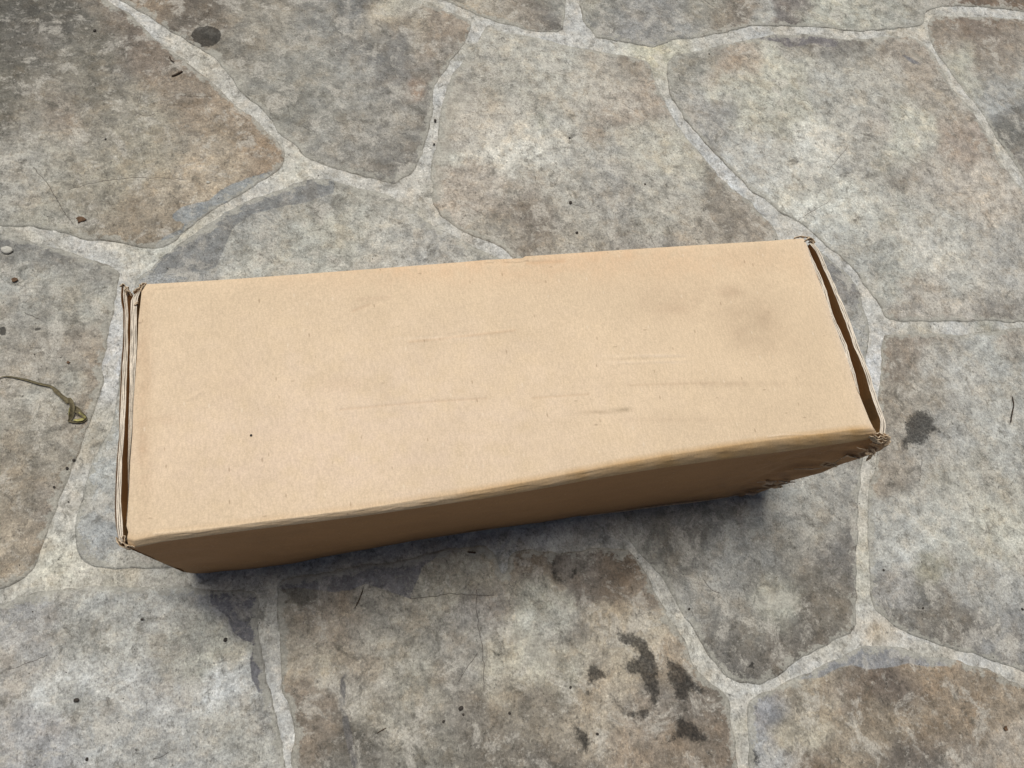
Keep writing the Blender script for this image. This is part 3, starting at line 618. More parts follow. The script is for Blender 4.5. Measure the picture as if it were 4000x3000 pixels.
ridge([(600,1135),(700,1126)], 5, -.0004)
ridge([(730,1560),(790,1530)], 7, .0003)
ridge([(1900,1030),(2000,1028),(2060,1022)], 4, -.0009); ridge([(2010,1018),(2045,1016)], 3, -.0008); ridge([(2015,1024),(2045,1021)], 3, .0007); ridge([(1930,1022),(1965,1022)], 3, -.0008)
ridge([(2060,1026),(2150,1022)], 6, -.0004)
ridge([(600,2085),(1000,2045),(1400,1990),(1616,1962)], 6, .0005)          # crest of the fold
ridge([(3000,1706),(3100,1697),(3200,1700),(3290,1690),(3380,1698)], 3.5, .0004)
z -= .0016 * np.exp(-V_ / .010)                                             # turned down back edge
z -= .0010 * np.exp(-(1 - U) / .0045) + .0008 * np.exp(-U / .004)
w = P(qx, qy, z)
# roll over the front edge
NR = 22
lowp = poly_at(LOW, NU)
drop = np.interp(lowp[:, 0], [500, 800, 1500, 2200, 3000, 3420], [.0062, .005, .006, .0085, .0125, .011])
LWp = P(lowp[:, 0], lowp[:, 1], H - drop)
C0 = w[:, -1]
th = np.linspace(0, 1, NR + 1)[1:] * math.pi / 2
roll = np.zeros((NU, NR, 3))
for k, a in enumerate(th):
    roll[:, k, :2] = C0[:, :2] + (LWp - C0)[:, :2] * (.6 * (a / (math.pi / 2)) + .4 * math.sin(a))
    roll[:, k, 2] = C0[:, 2] + (LWp - C0)[:, 2] * (.45 * (a / (math.pi / 2)) + .55 * (1 - math.cos(a)))
roll[..., 1] += .0006 * fbm(np.linspace(0, 30, NU)[:, None] + 0 * th, th[None] * 2 + 0 * roll[..., 0], 3) * np.sin(th * 2)
under = roll[:, -1:, :] + np.array([0, .0025, -.0015])                      # turned in beneath the lip
allv = np.concatenate([w, roll, under], 1)
nv2 = allv.shape[1]
apx, apy = PX(allv)
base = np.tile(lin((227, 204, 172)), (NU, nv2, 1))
TN = fbm(apx / 60, apy / 45, 4)
def tintb(cx, cy, rx, ry, rgb, amt):
    global base
    e = np.exp(-(((apx - cx) / rx) ** 2 + ((apy - cy) / ry) ** 2))[..., None] * amt * np.clip(1 + 1.1 * TN, 0, 2)[..., None]
    base = base * (1 - e) + e * lin(rgb)
tintb(1500, 1600, 1000, 380, (231, 209, 182), .7)
tintb(1200, 1800, 700, 200, (230, 207, 182), .5)
tintb(1700, 1000, 1200, 90, (228, 196, 160), .8)
for cx, cy, rx, ry, rgb, am in ((2930,1250,120,90,(190,166,138),.42),(3000,1330,110,60,(186,162,134),.25),(2650,1180,160,60,(192,166,138),.35),(2850,1140,60,30,(178,152,126),.35),
                                (2430,1600,34,9,(160,142,116),.5),(2330,1610,60,8,(180,158,130),.4),(2800,1500,240,12,(190,166,138),.28),(2650,1640,200,12,(196,172,144),.2),
                                (1330,1500,120,30,(214,188,158),.3),(900,1500,120,70,(214,188,158),.2),(630,1640,70,22,(206,180,150),.3),(560,1600,30,400,(206,178,146),.55),
                                (3240,1700,200,14,(206,176,140),.3),(1700,1320,150,6,(242,222,196),.5),(2540,1390,140,6,(240,222,200),.35),(2540,1415,140,6,(240,222,200),.3)):
    tintb(cx, cy, rx, ry, rgb, am)
for pts, wd, rgb, am in (([(1600,1335),(1800,1315),(2010,1290)],5,(206,172,138),.35),([(1330,1600),(1500,1585),(1700,1568),(1900,1556)],4,(206,176,146),.35),([(2080,1555),(2300,1540)],4,(204,174,142),.35),
                         ([(1380,1215),(1440,1190)],6,(208,180,150),.5),([(1400,1170),(1520,1160)],8,(210,184,156),.4),([(2060,1028),(2200,1020)],8,(214,176,138),.5),
                         ([(600,2085),(1000,2045),(1400,1990),(1616,1962),(1870,1925)],5,(246,226,196),.65),([(3000,1704),(3060,1696),(3130,1698),(3200,1691),(3290,1692),(3380,1697)],2.5,(246,228,204),.6),
                         ([(2450,1505),(2800,1495)],4,(196,170,142),.3)):
    e = np.exp(-(dline(pts, apx, apy) / wd) ** 2)[..., None] * am
    base = base * (1 - e) + e * lin(rgb)
# rolled edge: the shade of its tilt painted in as browner board
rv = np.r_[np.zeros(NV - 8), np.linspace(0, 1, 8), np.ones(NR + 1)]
roll_shade = (np.interp(np.linspace(0, 1, NU), [0, .3, .55, 1], [.35, .45, .9, 1])[:, None] * rv[None, :] * (.72 + .35 * fbm(U[:, :1] * 40, np.linspace(0, 4, nv2)[None, :] + 0 * U[:, :1], 3)))[..., None]
base = base * (1 - roll_shade * .9) + roll_shade * .9 * lin((196, 156, 98))
e = (np.exp(-(1 - np.linspace(0, 1, NU)) / .006)[:, None] * np.ones(nv2))[..., None] * .5
base = base * (1 - e) + e * lin((232, 214, 192))
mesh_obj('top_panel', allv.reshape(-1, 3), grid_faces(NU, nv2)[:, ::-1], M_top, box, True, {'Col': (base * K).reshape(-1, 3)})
# dark specks of dirt printed on the lid are tiny real crumbs, see below

# front panel
NFU, NFV = 420, 120
tl = P(508, 2150, H - .0035); tr = P(3452, 1722, H - .0035)
bl = P(752, 2238, .0); br = P(2958, 1926, .0)
bot_px = poly_at([(752,2238),(949,2220),(1139,2195),(1300,2166),(1616,2109),(1870,2071),(2091,2040),(2268,2012),(2503,1979),(2692,1957),(2904,1924),(2958,1922)], NFU)
bot = P(bot_px[:, 0], bot_px[:, 1], 0.0)
top_px = poly_at([(505,2146)] + LOW[2:-1] + [(3440,1716)], NFU)
top_ = P(top_px[:, 0], top_px[:, 1], H - np.interp(top_px[:, 0], [500, 800, 1500, 2200, 3000, 3420], [.0062, .005, .006, .0085, .0125, .011]) - .001)
top_[:, 1] += .0018
fu = np.linspace(0, 1, NFU)[:, None]; fv = np.linspace(0, 1, NFV)[None, :]
LL = np.linalg.norm(br - bl); 
# round the lower left, lower right and upper right corners in the plane of the panel
A_ = fu * LL + 0 * fv; B_ = (1 - fv) * H + 0 * fu
def roundc(A_, B_, ca, cb, r):
    dx = (A_ - ca) * (1 if ca > 0 else -1); sx = 1 if ca > 0 else -1
    if ca > 0: dx = A_ - (LL - r)
    else: dx = r - A_
    dz = (B_ - (H - r)) if cb > 0 else (r - B_)
    m = (dx > 0) & (dz > 0)
    mx = np.maximum(dx, dz); n = np.hypot(dx, dz) + 1e-12
    s = np.where(m, mx / n, 1)
    dx2, dz2 = dx * s, dz * s
    A2 = np.where(m, (LL - r + dx2) if ca > 0 else (r - dx2), A_)
    B2 = np.where(m, (H - r + dz2) if cb > 0 else (r - dz2), B_)
    return A2, B2
A2, B2 = roundc(A_, B_, 0, 0, .016)
A2, B2 = roundc(A2, B2, 1, 0, .010)
ui = A2 / LL; vi = 1 - B2 / H
ii = np.clip(ui * (NFU - 1), 0, NFU - 1.0001); i0 = ii.astype(int); f_ = (ii - i0)[..., None]
T_ = top_[i0] * (1 - f_) + top_[i0 + 1] * f_; B__ = bot[i0] * (1 - f_) + bot[i0 + 1] * f_
fp = T_ * (1 - vi[..., None]) + B__ * vi[..., None]
fn = np.cross(br - bl, tl - bl); fn /= np.linalg.norm(fn)
if fn[1] > 0: fn = -fn
bul = .0015 * fbm(ui * 6 + 2, vi * 2, 3) + .0006 * fbm(ui * 25, vi * 9, 2)
crz = sst(.80, 1.0, ui)
bul += crz * .0045 * (.5 - np.abs(fbm(ui * 15 + 3, vi * 4 + 1, 3)) * 2.2)
bul += crz * (.0020 * fbm(ui * 26, vi * 7 + 5, 3))
bul *= np.minimum(1, vi * 10)
fp = fp + fn * bul[..., None]
# the battered right hand edge bows outwards
sil = poly_at([(3452,1722),(3461,1737),(3438,1756),(3367,1784),(3285,1810),(3208,1843),(3068,1880),(3010,1904),(2958,1924)], NFV)
sv = (B2[-1] / H)
esil = P(sil[:, 0], sil[:, 1], sv * (H - .012))
fp = fp + ((esil - fp[-1])[None] * (sst(np.interp(vi, [0, .35], [.985, .86]), 1.0, fu + 0 * vi) ** 1.5)[..., None])
fpx, fpy = PX(fp)
PAINTED_HOLES = [scr((2850,1650),3.403,h) for h in ([(1215,560),(1290,515),(1390,535),(1420,560),(1380,578),(1290,578)], [(440,835),(520,785),(560,790),(620,815),(700,785),(760,770),(770,790),(640,840),(540,860)],
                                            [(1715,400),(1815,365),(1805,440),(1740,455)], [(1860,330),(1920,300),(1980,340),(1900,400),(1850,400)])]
fc = np.tile(lin((198, 152, 104)), (NFU, NFV, 1))  # browner than the lid: shade on the front put into the colour
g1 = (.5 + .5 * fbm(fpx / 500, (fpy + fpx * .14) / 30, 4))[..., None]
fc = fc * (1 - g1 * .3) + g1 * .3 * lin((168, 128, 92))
e = (crz * sst(.0, .5, fbm(fpx / 60, fpy / 22, 4)))[..., None] * .5
fc = fc * (1 - e) + e * lin((150, 118, 92))
for hp in PAINTED_HOLES:
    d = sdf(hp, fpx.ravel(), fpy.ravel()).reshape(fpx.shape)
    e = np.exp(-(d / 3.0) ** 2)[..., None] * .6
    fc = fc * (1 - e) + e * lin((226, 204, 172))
    e = sst(.5, 3.5, d)[..., None] * .8  # no opening is cut: the dark inside of each hole is painted brown
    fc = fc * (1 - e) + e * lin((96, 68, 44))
ff = grid_faces(NFU, NFV)
fcx = fpx.reshape(-1)[ff].mean(1); fcy = fpy.reshape(-1)[ff].mean(1)
keep = np.ones(len(ff), bool)
for hp in PAINTED_HOLES: pass
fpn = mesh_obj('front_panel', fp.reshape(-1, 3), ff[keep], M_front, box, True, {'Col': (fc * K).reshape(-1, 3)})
md = fpn.modifiers.new('board', 'SOLIDIFY'); md.thickness = .0008; md.offset = 1 if False else -1

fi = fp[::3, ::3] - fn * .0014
mesh_obj('inner_panel', fi.reshape(-1, 3), grid_faces(fi.shape[0], fi.shape[1]), M_backing, box)
# plain panels that close the box
def slab(name, pts_top, pts_bot, mat, n=60, noise=.001, thick=.003, flip=False):
    a = np.array(pts_top); b = np.array(pts_bot)
    s = np.linspace(0, 1, n)[:, None, None]; t = np.linspace(0, 1, 24)[None, :, None]
    p = (a[0] * (1 - s) + a[1] * s) * (1 - t) + (b[0] * (1 - s) + b[1] * s) * t
    nn = np.cross(a[1] - a[0], b[0] - a[0]); nn /= np.linalg.norm(nn)
    p = p + nn * (noise * fbm(s * 5 + 0 * t, t * 3 + 0 * s, 3))
    o = mesh_obj(name, p.reshape(-1, 3), grid_faces(n, 24), mat, box)
    m = o.modifiers.new('board', 'SOLIDIFY'); m.thickness = thick; m.offset = 0
    return o
bkl = P(572, 1110, H - .004); bkr = P(3138, 931, H - .004)
bkl[1] -= .003; bkr[1] -= .003
slab('back_panel', (bkl, bkr), (bkl * [1, 1, 0] + [0, 0, .001], bkr * [1, 1, 0] + [0, 0, .001]), M_kraft)
bb0 = bkl * [1, 1, 0]; bb1 = bkr * [1, 1, 0]
slab('bottom_panel', (bb0 + [.004, 0, .0035], bb1 + [-.004, 0, .0035]), (bl + [.010, .004, .0035], br + [-.006, .004, .0035]), M_kraft, noise=.0003)

# folded end walls seen edge on: stacks of liner and fluting
def board(name, outer, inner, ztop, zbot, ridges, seed, groove=.0018, mat=None, n=160, rough=.0004, capz=None):
    """a board standing on edge; outer/inner are photograph polylines of its top edge"""
    O = poly_at(outer, n); I = poly_at(inner, n)
    r = np.random.RandomState(seed)
    m = ridges * 2 + 1
    rows = []; cols = []
    zt = ztop + .0007 * fbm(np.linspace(0, 9, n) + seed, np.zeros(n), 3)
    if capz is not None: zt = zt + np.interp(np.linspace(0, 1, n), *capz)
    raw = lin((246, 234, 215)); dk = lin((120, 98, 78)); kr = lin((205, 156, 98)); ko = lin((205, 166, 122))  # kr: browner board, shade on the inner faces put into the colour
    def row(t, z, c):
        p = O * (1 - t) + I * t
        w_ = P(p[:, 0], p[:, 1], ztop)            # plan position from the top edge
        w_[:, 2] = z
        rows.append(w_); cols.append(np.tile(c, (n, 1)))
    kz = np.linspace(0, 1, 10)
    zb = zbot
    for k in kz[::-1][:-1]: row(0, zt - (zt - zb) * k, ko if name == 'outer_liner' else kr)
    row(0, zt - .0003, kr)
    nl_ = ridges + 1                        # liners, with a flute groove between each pair
    gw = .22 / max(1, ridges)
    lw = (1 - gw * ridges) / nl_
    seq = []
    for j in range(nl_):
        t0 = j * (lw + gw)
        seq += [(t0, 0, j), (t0 + lw * .5, 0, j), (t0 + lw, 0, j)]
        if j < ridges: seq += [(t0 + lw + gw * .25, 1, j), (t0 + lw + gw * .75, 1, j)]
    for q_i, (t, gr, j) in enumerate(seq):
        inner_ = 0 < q_i < len(seq) - 1
        wav = (.30 * (lw + gw)) * fbm(np.linspace(0, 17, n) + 3 * j + seed, np.zeros(n) + j + .5 * gr, 3)
        tt = np.clip(t + wav, .01, .99) if inner_ else np.full(n, float(t))
        p = O * (1 - tt)[:, None] + I * tt[:, None]
        g = gr * groove * (.35 + .95 * (.5 + .5 * fbm(np.linspace(0, 14, n) + 7 * j, np.zeros(n) + seed, 2)))
        zz = zt - g + rough * fbm(np.linspace(0, 40, n) + 5 * j, np.zeros(n) + seed, 2) + (.00025 if q_i % 5 == 1 else 0)
        w_ = P(p[:, 0], p[:, 1], ztop); w_[:, 2] = zz
        rows.append(w_)
        v_ = (.96 + .26 * fbm(np.linspace(0, 30, n) + 5 * j, np.zeros(n) + seed, 4))[:, None]
        cols.append(np.tile(dk if gr else raw, (n, 1)) * v_)
    row(1, zt - .0003, kr)
    for k in kz[1:]: row(1, zt - (zt - zb) * k, kr)
    V = np.stack(rows, 1); C = np.stack(cols, 1)
    o = mesh_obj(name, V.reshape(-1, 3), grid_faces(n, V.shape[1]), mat or M_edge, box, True, {'Col': (C * K).reshape(-1, 3)})
    o.data.set_sharp_from_angle(angle=math.radians(38))
    return o

def shift(pts, dx, dy=0): return [(a + dx, b + dy) for a, b in pts]
LO = [(474,1120),(471,1150),(473,1180),(480,1215),(481,1300),(478,1350),(472,1420),(469,1500),(467,1560),(465,1600),(463,1700),(454,1800),(449,1900),(447,1960),(447,2020),(449,2060),(455,2100),(464,2125)]
LS0 = [(483,1118),(480,1150),(486,1200),(486,1260),(485,1350),(478,1430),(475,1500),(472,1560),(470,1610),(468,1700),(460,1800),(456,1900),(455,1960),(456,2010),(458,2060),(466,2105),(474,2125)]
LS1 = [(498,1122),(495,1150),(497,1190),(500,1230),(498,1290),(500,1350),(497,1430),(493,1500),(492,1545),(490,1600),(485,1700),(476,1790),(475,1850),(474,1900),(472,1950),(476,2000),(479,2040),(481,2090),(480,2112)]
LI0 = [(543,1135),(524,1150),(512,1175),(510,1220),(509,1300),(508,1350),(507,1430),(506,1500),(503,1600),(502,1700),(500,1800),(500,1900),(498,1990),(494,2030)]
LI1 = [(553,1128),(547,1140),(540,1160),(534,1200),(533,1300),(534,1350),(530,1430),(525,1500),(519,1600),(515,1700),(507,1800),(503,1900),(500,1990),(496,2030)]
ew = board('end_wall', LS0, LS1, H, .014, 2, 3, groove=.0026)
ol = board('outer_liner', LO, shift(LO, 2.2), H + .0002, .02, 1, 4, groove=.0002, capz=([0, .1, .5, .9, 1], [0, 0, 0, -.001, -.004]))
inf = board('inner_flap', LI0, LI1, H - .0012, .05, 3, 5, groove=.0024)
RO0 = [(3168,948),(3178,965),(3198,1000),(3219,1050),(3241,1100),(3260,1150),(3298,1250),(3337,1350),(3376,1450),(3406,1550),(3436,1630),(3444,1670),(3447,1700)]
RO1 = [(3180,944),(3194,965),(3213,1000),(3233,1050),(3255,1100),(3275,1150),(3318,1250),(3355,1350),(3393,1450),(3425,1550),(3454,1630),(3463,1670),(3464,1712)]
RI0 = [(3146,955),(3160,1000),(3180,1050),(3200,1100),(3219,1150),(3248,1250),(3290,1350),(3324,1450),(3350,1530)]
RI1 = [(3152,953),(3171,1000),(3192,1050),(3214,1100),(3232,1150),(3262,1250),(3309,1350),(3337,1450),(3358,1540)]
ew2 = board('end_wall', RO0, RO1, H, .012, 2, 8, groove=.0018, capz=([0, .04, .5, .93, 1], [-.002, 0, 0, 0, -.004]))
rf = board('inner_flap', RI0, RI1, H - .001, .06, 2, 9, groove=.0012)
# bent tabs that close the dark slots from below, deep in the gap
def gapfloor(a, b, zf):
    n = 60; A = poly_at(a, n); B = poly_at(b, n)
    s = np.linspace(0, 1, 6)[None, :, None]
    pa = P(A[:, 0], A[:, 1], H)[:, None]; pb = P(B[:, 0], B[:, 1], H)[:, None]
    p = pa * (1 - s) + pb * s; p[..., 2] = zf - .002 * np.abs(np.linspace(-1, 1, 6))
    return mesh_obj('inner_tab', p.reshape(-1, 3), grid_faces(n, 6), M_inner, box)
gapfloor(LS1, LI0, .06); gapfloor(RI1, RO0[:-2], .05)

# ------------------------------------------------------------------ torn and crumpled paper
def front_pt(px, py, out=.001):
    k = np.argmin((fpx - px) ** 2 + (fpy - py) ** 2)
    return fp.reshape(-1, 3)[k] + fn * out
def strip(name, pts3, width, wdir, mat, wave=.0006, seed=0, n=26, m=5, curl=0., label=None):
    """thin strip of paper along a 3-D path"""
    p = np.array(pts3, float); d = np.r_[0, np.cumsum(np.linalg.norm(np.diff(p, axis=0), axis=1))]
    t = np.linspace(0, d[-1], n); c_ = np.stack([np.interp(t, d, p[:, k]) for k in range(3)], 1)
    for _ in range(2): c_[1:-1] = (c_[:-2] + 2 * c_[1:-1] + c_[2:]) / 4
    wd = np.array(wdir, float); wd /= np.linalg.norm(wd)
    ws = width if hasattr(width, '__len__') else [width, width]
    wv = np.interp(np.linspace(0, 1, n), np.linspace(0, 1, len(ws)), ws)
    tt = np.gradient(c_, axis=0); tt /= np.linalg.norm(tt, axis=1)[:, None] + 1e-12
    nn = np.cross(tt, wd)
    s = np.linspace(-.5, .5, m)
    V = c_[:, None] + wd[None, None] * (wv[:, None] * s[None] * (1 + .35 * fbm(np.linspace(0, 9, n) + seed, np.zeros(n), 2))[:, None])[..., None]
    V = V + nn[:, None] * (wave * fbm(np.linspace(0, 7, n)[:, None] + seed + 0 * s[None], s[None] * 3 + 0 * c_[:, :1], 3) + curl * (s[None] * 2) ** 2)[..., None]
    o = mesh_obj(name, V.reshape(-1, 3), grid_faces(n, m), mat, box)
    mm = o.modifiers.new('paper', 'SOLIDIFY'); mm.thickness = .00035; mm.offset = 0
    return o
up = np.array([0, 0, 1.]); ups = np.array([.1, -.85, .5])
def zq(pts): return scr((2850, 1650), 3.403, pts)
def fstrip(pts, w, out=.003, seed=0, wave=.0006, curl=.0, mat=None):
    q_ = [front_pt(a, b, out) for a, b in zq(pts)]
    return strip('torn_liner', q_, w, ups, mat or M_torn, wave, seed, curl=curl)
fstrip([(350,750),(430,745),(470,742)], [.0004, .0012], seed=1)
fstrip([(465,745),(530,745),(610,735)], [.003, .006, .0012], seed=2, out=.003, curl=.0006)
fstrip([(630,735),(740,742),(860,750)], [.0014, .0018, .0006], seed=3)
fstrip([(590,812),(640,822),(690,808)], [.001, .003, .001], seed=4, out=.003)
fstrip([(690,800),(760,780),(830,758)], [.0008, .0012, .0004], seed=14, out=.002)
fstrip([(200,885),(270,885),(350,880)], [.0012, .0048, .003], seed=5, out=.004, curl=.0008)
fstrip([(350,880),(430,862),(520,858)], [.0008, .0010, .0006], seed=15, out=.002)
fstrip([(850,572),(1000,562),(1130,574),(1215,562)], [.0004, .0009, .0018, .0008], seed=6)
fstrip([(1215,562),(1290,512),(1400,470),(1480,425)], [.0006, .0010, .0008, .0004], seed=7)
fstrip([(1250,548),(1330,552),(1400,566)], [.0008, .0012, .001], seed=17, out=.0005)
fstrip([(1360,530),(1410,545),(1400,572)], [.0012, .0022, .0012], seed=18, out=.001)
fstrip([(1490,430),(1560,415),(1640,425),(1720,440)], [.001, .003, .0022, .0008], seed=8, out=.002, wave=.001)
fstrip([(1675,285),(1760,300),(1830,318)], [.0004, .001, .0014], seed=9)
fstrip([(1800,330),(1850,325),(1895,262)], [.002, .0062, .0035], seed=10, out=.005, wave=.002)
fstrip([(1880,330),(1850,390),(1800,455)], [.003, .0028, .0016], seed=11, out=.004, wave=.001)
fstrip([(1640,420),(1690,440),(1720,430)], [.0008, .002, .001], seed=12, out=.002)
def cp(px, py, dz=0.): return P(px, py, H + dz)
def cstrip(pts, w, seed, dz=0, wdir=(0, 0, 1), wave=.0008, mat=None, name='crumpled_edge'):
    return strip(name, [cp(a, b, dz - .0008 * k) for k, (a, b) in enumerate(pts)], w, wdir, mat or M_torn, wave, seed, n=30)
# front right corner
cstrip([(3418,1696),(3428,1692),(3440,1700),(3450,1706),(3464,1700)], .005, 1, -.001)
cstrip([(3412,1704),(3422,1714),(3432,1706),(3446,1714),(3462,1716)], .006, 2, -.002)
cstrip([(3408,1712),(3420,1724),(3436,1716),(3452,1726),(3466,1728)], .006, 3, -.004)
cstrip([(3414,1728),(3430,1734),(3446,1732),(3460,1744)], .007, 4, -.008)
cstrip([(3400,1732),(3420,1740),(3440,1738),(3452,1746)], .004, 5, -.010, mat=M_kraft)
cstrip([(3448,1694),(3458,1710),(3466,1724),(3462,1742)], [.004, .008, .008, .005], 7, -.003)
cstrip([(3402,1704),(3414,1712),(3420,1722)], [.003, .006, .003], 8, -.003, wdir=(.5, -.4, .7))
# back right corner
cstrip([(3100,931),(3125,924),(3150,926),(3165,930)], .002, 11, -.001)
cstrip([(3148,940),(3160,932),(3172,938),(3182,950)], .004, 12, -.002)
cstrip([(3143,944),(3152,934),(3158,928)], .004, 13, -.001)
cstrip([(3160,944),(3170,944),(3177,955),(3186,972)], .003, 14, -.0005)
# back left corner
cstrip([(552,1142),(556,1126),(566,1114),(574,1110)], [.004, .003, .001], 21, -.001)
cstrip([(543,1134),(550,1118),(562,1110),(573,1107)], [.003, .004, .002], 22, -.003)
cstrip([(530,1140),(538,1132),(550,1130),(556,1136)], .004, 23, -.002)
cstrip([(524,1148),(534,1138),(544,1140),(552,1148)], .005, 24, -.003)
cstrip([(474,1124),(480,1116),(492,1120),(502,1134),(512,1148)], [.004, .006, .008, .004], 25, -.001)
cstrip([(494,1152),(500,1142),(508,1146),(514,1158)], [.004, .007, .006, .002], 26, .0005)
cstrip([(488,1138),(496,1128),(503,1122)], [.003, .004, .002], 27, 0)
cstrip([(530,1190),(534,1182),(538,1186)], [.003, .004, .002], 28, 0, wdir=(.6, .1, .6))
# front left corner
cstrip([(456,2100),(464,2120),(478,2134),(496,2144),(508,2146)], [.004, .008, .008, .005], 31, -.003)
cstrip([(464,2108),(474,2116),(486,2122),(498,2138)], [.004, .006, .004], 32, -.001)
cstrip([(478,2104),(484,2092),(491,2094),(491,2108),(486,2120)], .004, 33, 0)
cstrip([(492,2126),(504,2134),(518,2134),(528,2138)], [.002, .004, .002], 34, -.002)
cstrip([(490,2140),(500,2146),(512,2142)], [.003, .005, .003], 35, -.006)
# pale liner lip along the bottom of the front
q_ = [P(a, b, .0012) + np.array([0, -.001, 0]) for a, b in [(2268,2013),(2400,1996),(2503,1981),(2600,1968),(2700,1957),(2800,1943),(2900,1926)]]
strip('bottom_lip', q_, [.0008, .002, .0022, .0024, .0016], (0, -.75, .6), M_torn, .0002, 41, n=60)
q_ = [P(a, b, .0005) for a, b in [(800,2236),(949,2221),(1139,2196),(1300,2167),(1616,2110),(1870,2072),(2268,2013)]]
strip('bottom_lip', q_, [.0006, .0012, .0010], (0, -.7, .6), M_kraft, .0002, 42, n=80)

# ------------------------------------------------------------------ loose things on the paving
def gp(px, py, z=.0008): return P(px, py, z)
# dried blade of grass
blade = bpy.data.objects.new('dried_grass_blade', None); blade.empty_display_size = .01
COL.objects.link(blade); blade.location = tuple(gp(0, 1475, 0))
tag(blade, 'thin dry brown grass blade curling to a folded tip beside the box end', 'grass blade')
def ribbon(name, pts, widths, mat, parent, z0=.0008, zs=None, tilt=.3, n=50, m=5, wave=.0003):
    o = strip2(pts, widths, z0, zs, tilt, n, m, wave)
    base_ = np.array(parent.location) if parent is not None else np.zeros(3)
    return mesh_obj(name, (o - base_).reshape(-1, 3), grid_faces(n, m), mat, parent)
def strip2(pts, widths, z0, zs, tilt, n, m, wave):
    p = poly_at(pts, n); zz = np.full(n, z0) if zs is None else np.interp(np.linspace(0, 1, n), np.linspace(0, 1, len(zs)), zs)
    c_ = P(p[:, 0], p[:, 1], zz)
    t = np.gradient(c_, axis=0); t /= np.linalg.norm(t, axis=1)[:, None]
    s_ = np.cross(t, up); s_ /= np.linalg.norm(s_, axis=1)[:, None]; s_ = s_ + up * tilt
    wv = np.interp(np.linspace(0, 1, n), np.linspace(0, 1, len(widths)), widths)
    q_ = np.linspace(-.5, .5, m)
    V = c_[:, None] + s_[:, None] * (wv[:, None] * q_[None])[..., None]
    V[..., 2] += .35 * wv[:, None] * (2 * np.abs(q_)[None]) ** 2 + wave * fbm(np.linspace(0, 12, n)[:, None] + 0 * q_[None], q_[None] * 2 + 0 * wv[:, None], 2)
    return V
Z8 = lambda pts: scr((0, 1400), 5.53, pts)
ribbon('stem', Z8([(-60,440),(0,425),(60,400),(130,390),(250,400),(330,415),(450,440),(560,465),(680,500),(800,540),(950,575),(1080,600),(1160,640)]), [.0009, .0010, .0016, .0019, .0021, .0020], M_dry, blade, .0010)
ribbon('stem', Z8([(1140,625),(1200,690),(1280,770),(1360,840),(1440,900),(1500,960)]), [.0020, .0034, .0030, .0036, .004], M_dry, blade, .0012)
ribbon('leaf_tip', Z8([(1500,850),(1540,930),(1570,1030),(1570,1130),(1555,1230),(1530,1310),(1480,1370)]), [.0015, .0030, .0028, .0026, .0030, .0026, .001], M_dry, blade, zs=[.002, .004, .005, .0045, .003, .0015, .001], tilt=.9)
ribbon('leaf_tip', Z8([(1590,1020),(1650,1090),(1720,1170),(1790,1230),(1860,1290),(1870,1330)]), [.0010, .0040, .0044, .0034, .0030, .001], M_dry, blade, .0014)
ribbon('leaf_tip', Z8([(1470,1362),(1560,1370),(1680,1378),(1800,1368),(1880,1320)]), [.0012, .0020, .0022, .0020, .0008], M_dry, blade, .0012)
ribbon('yellow_rim', Z8([(1590,1330),(1680,1340),(1780,1325),(1840,1280),(1800,1250),(1730,1190),(1700,1170)]), [.0012, .0026, .0028, .0020, .0014], M_dryy, blade, .0016)
ribbon('yellow_rim', Z8([(1530,1060),(1525,1150),(1515,1230),(1500,1290)]), [.0014, .0022, .0020, .001], M_dryy, blade, .0022, tilt=.5)

def blob(name, px, py, r, mat, seed, flat=.45, asp=1., ang=0., parent=None, z0=None, zbase=0.0):
    rs_ = np.random.RandomState(seed)
    nu, nvv = 14, 8
    th = np.linspace(0, 2 * np.pi, nu, endpoint=False); ph = np.linspace(-.5 * np.pi, .5 * np.pi, nvv)
    T, Pp = np.meshgrid(th, ph, indexing='ij')
    rad = r * (1 + .28 * fbm(np.cos(T) * 1.6 + seed, np.sin(T) * 1.6 + Pp, 3))
    x = rad * np.cos(Pp) * np.cos(T) * asp; y = rad * np.cos(Pp) * np.sin(T); zz = rad * np.sin(Pp) * flat
    c_, s_ = math.cos(ang), math.sin(ang)
    X_, Y_ = x * c_ - y * s_, x * s_ + y * c_
    V = np.stack([X_, Y_, zz + r * flat * .8], -1).reshape(-1, 3)
    F = []
    for i in range(nu):
        for j in range(nvv - 1):
            a = i * nvv + j; b = ((i + 1) % nu) * nvv + j
            F.append((a, b, b + 1, a + 1))
    o = mesh_obj(name, V, F, mat, parent, True)
    loc = P(px, py, zbase)
    o.location = tuple(loc)
    return o
o = blob('pebble', 30, 980, .0036, M_pebble, 3, .5, 1.4, -.2)
tag(o, 'small pale oval pebble at the left edge on dark grey stone', 'pebble')
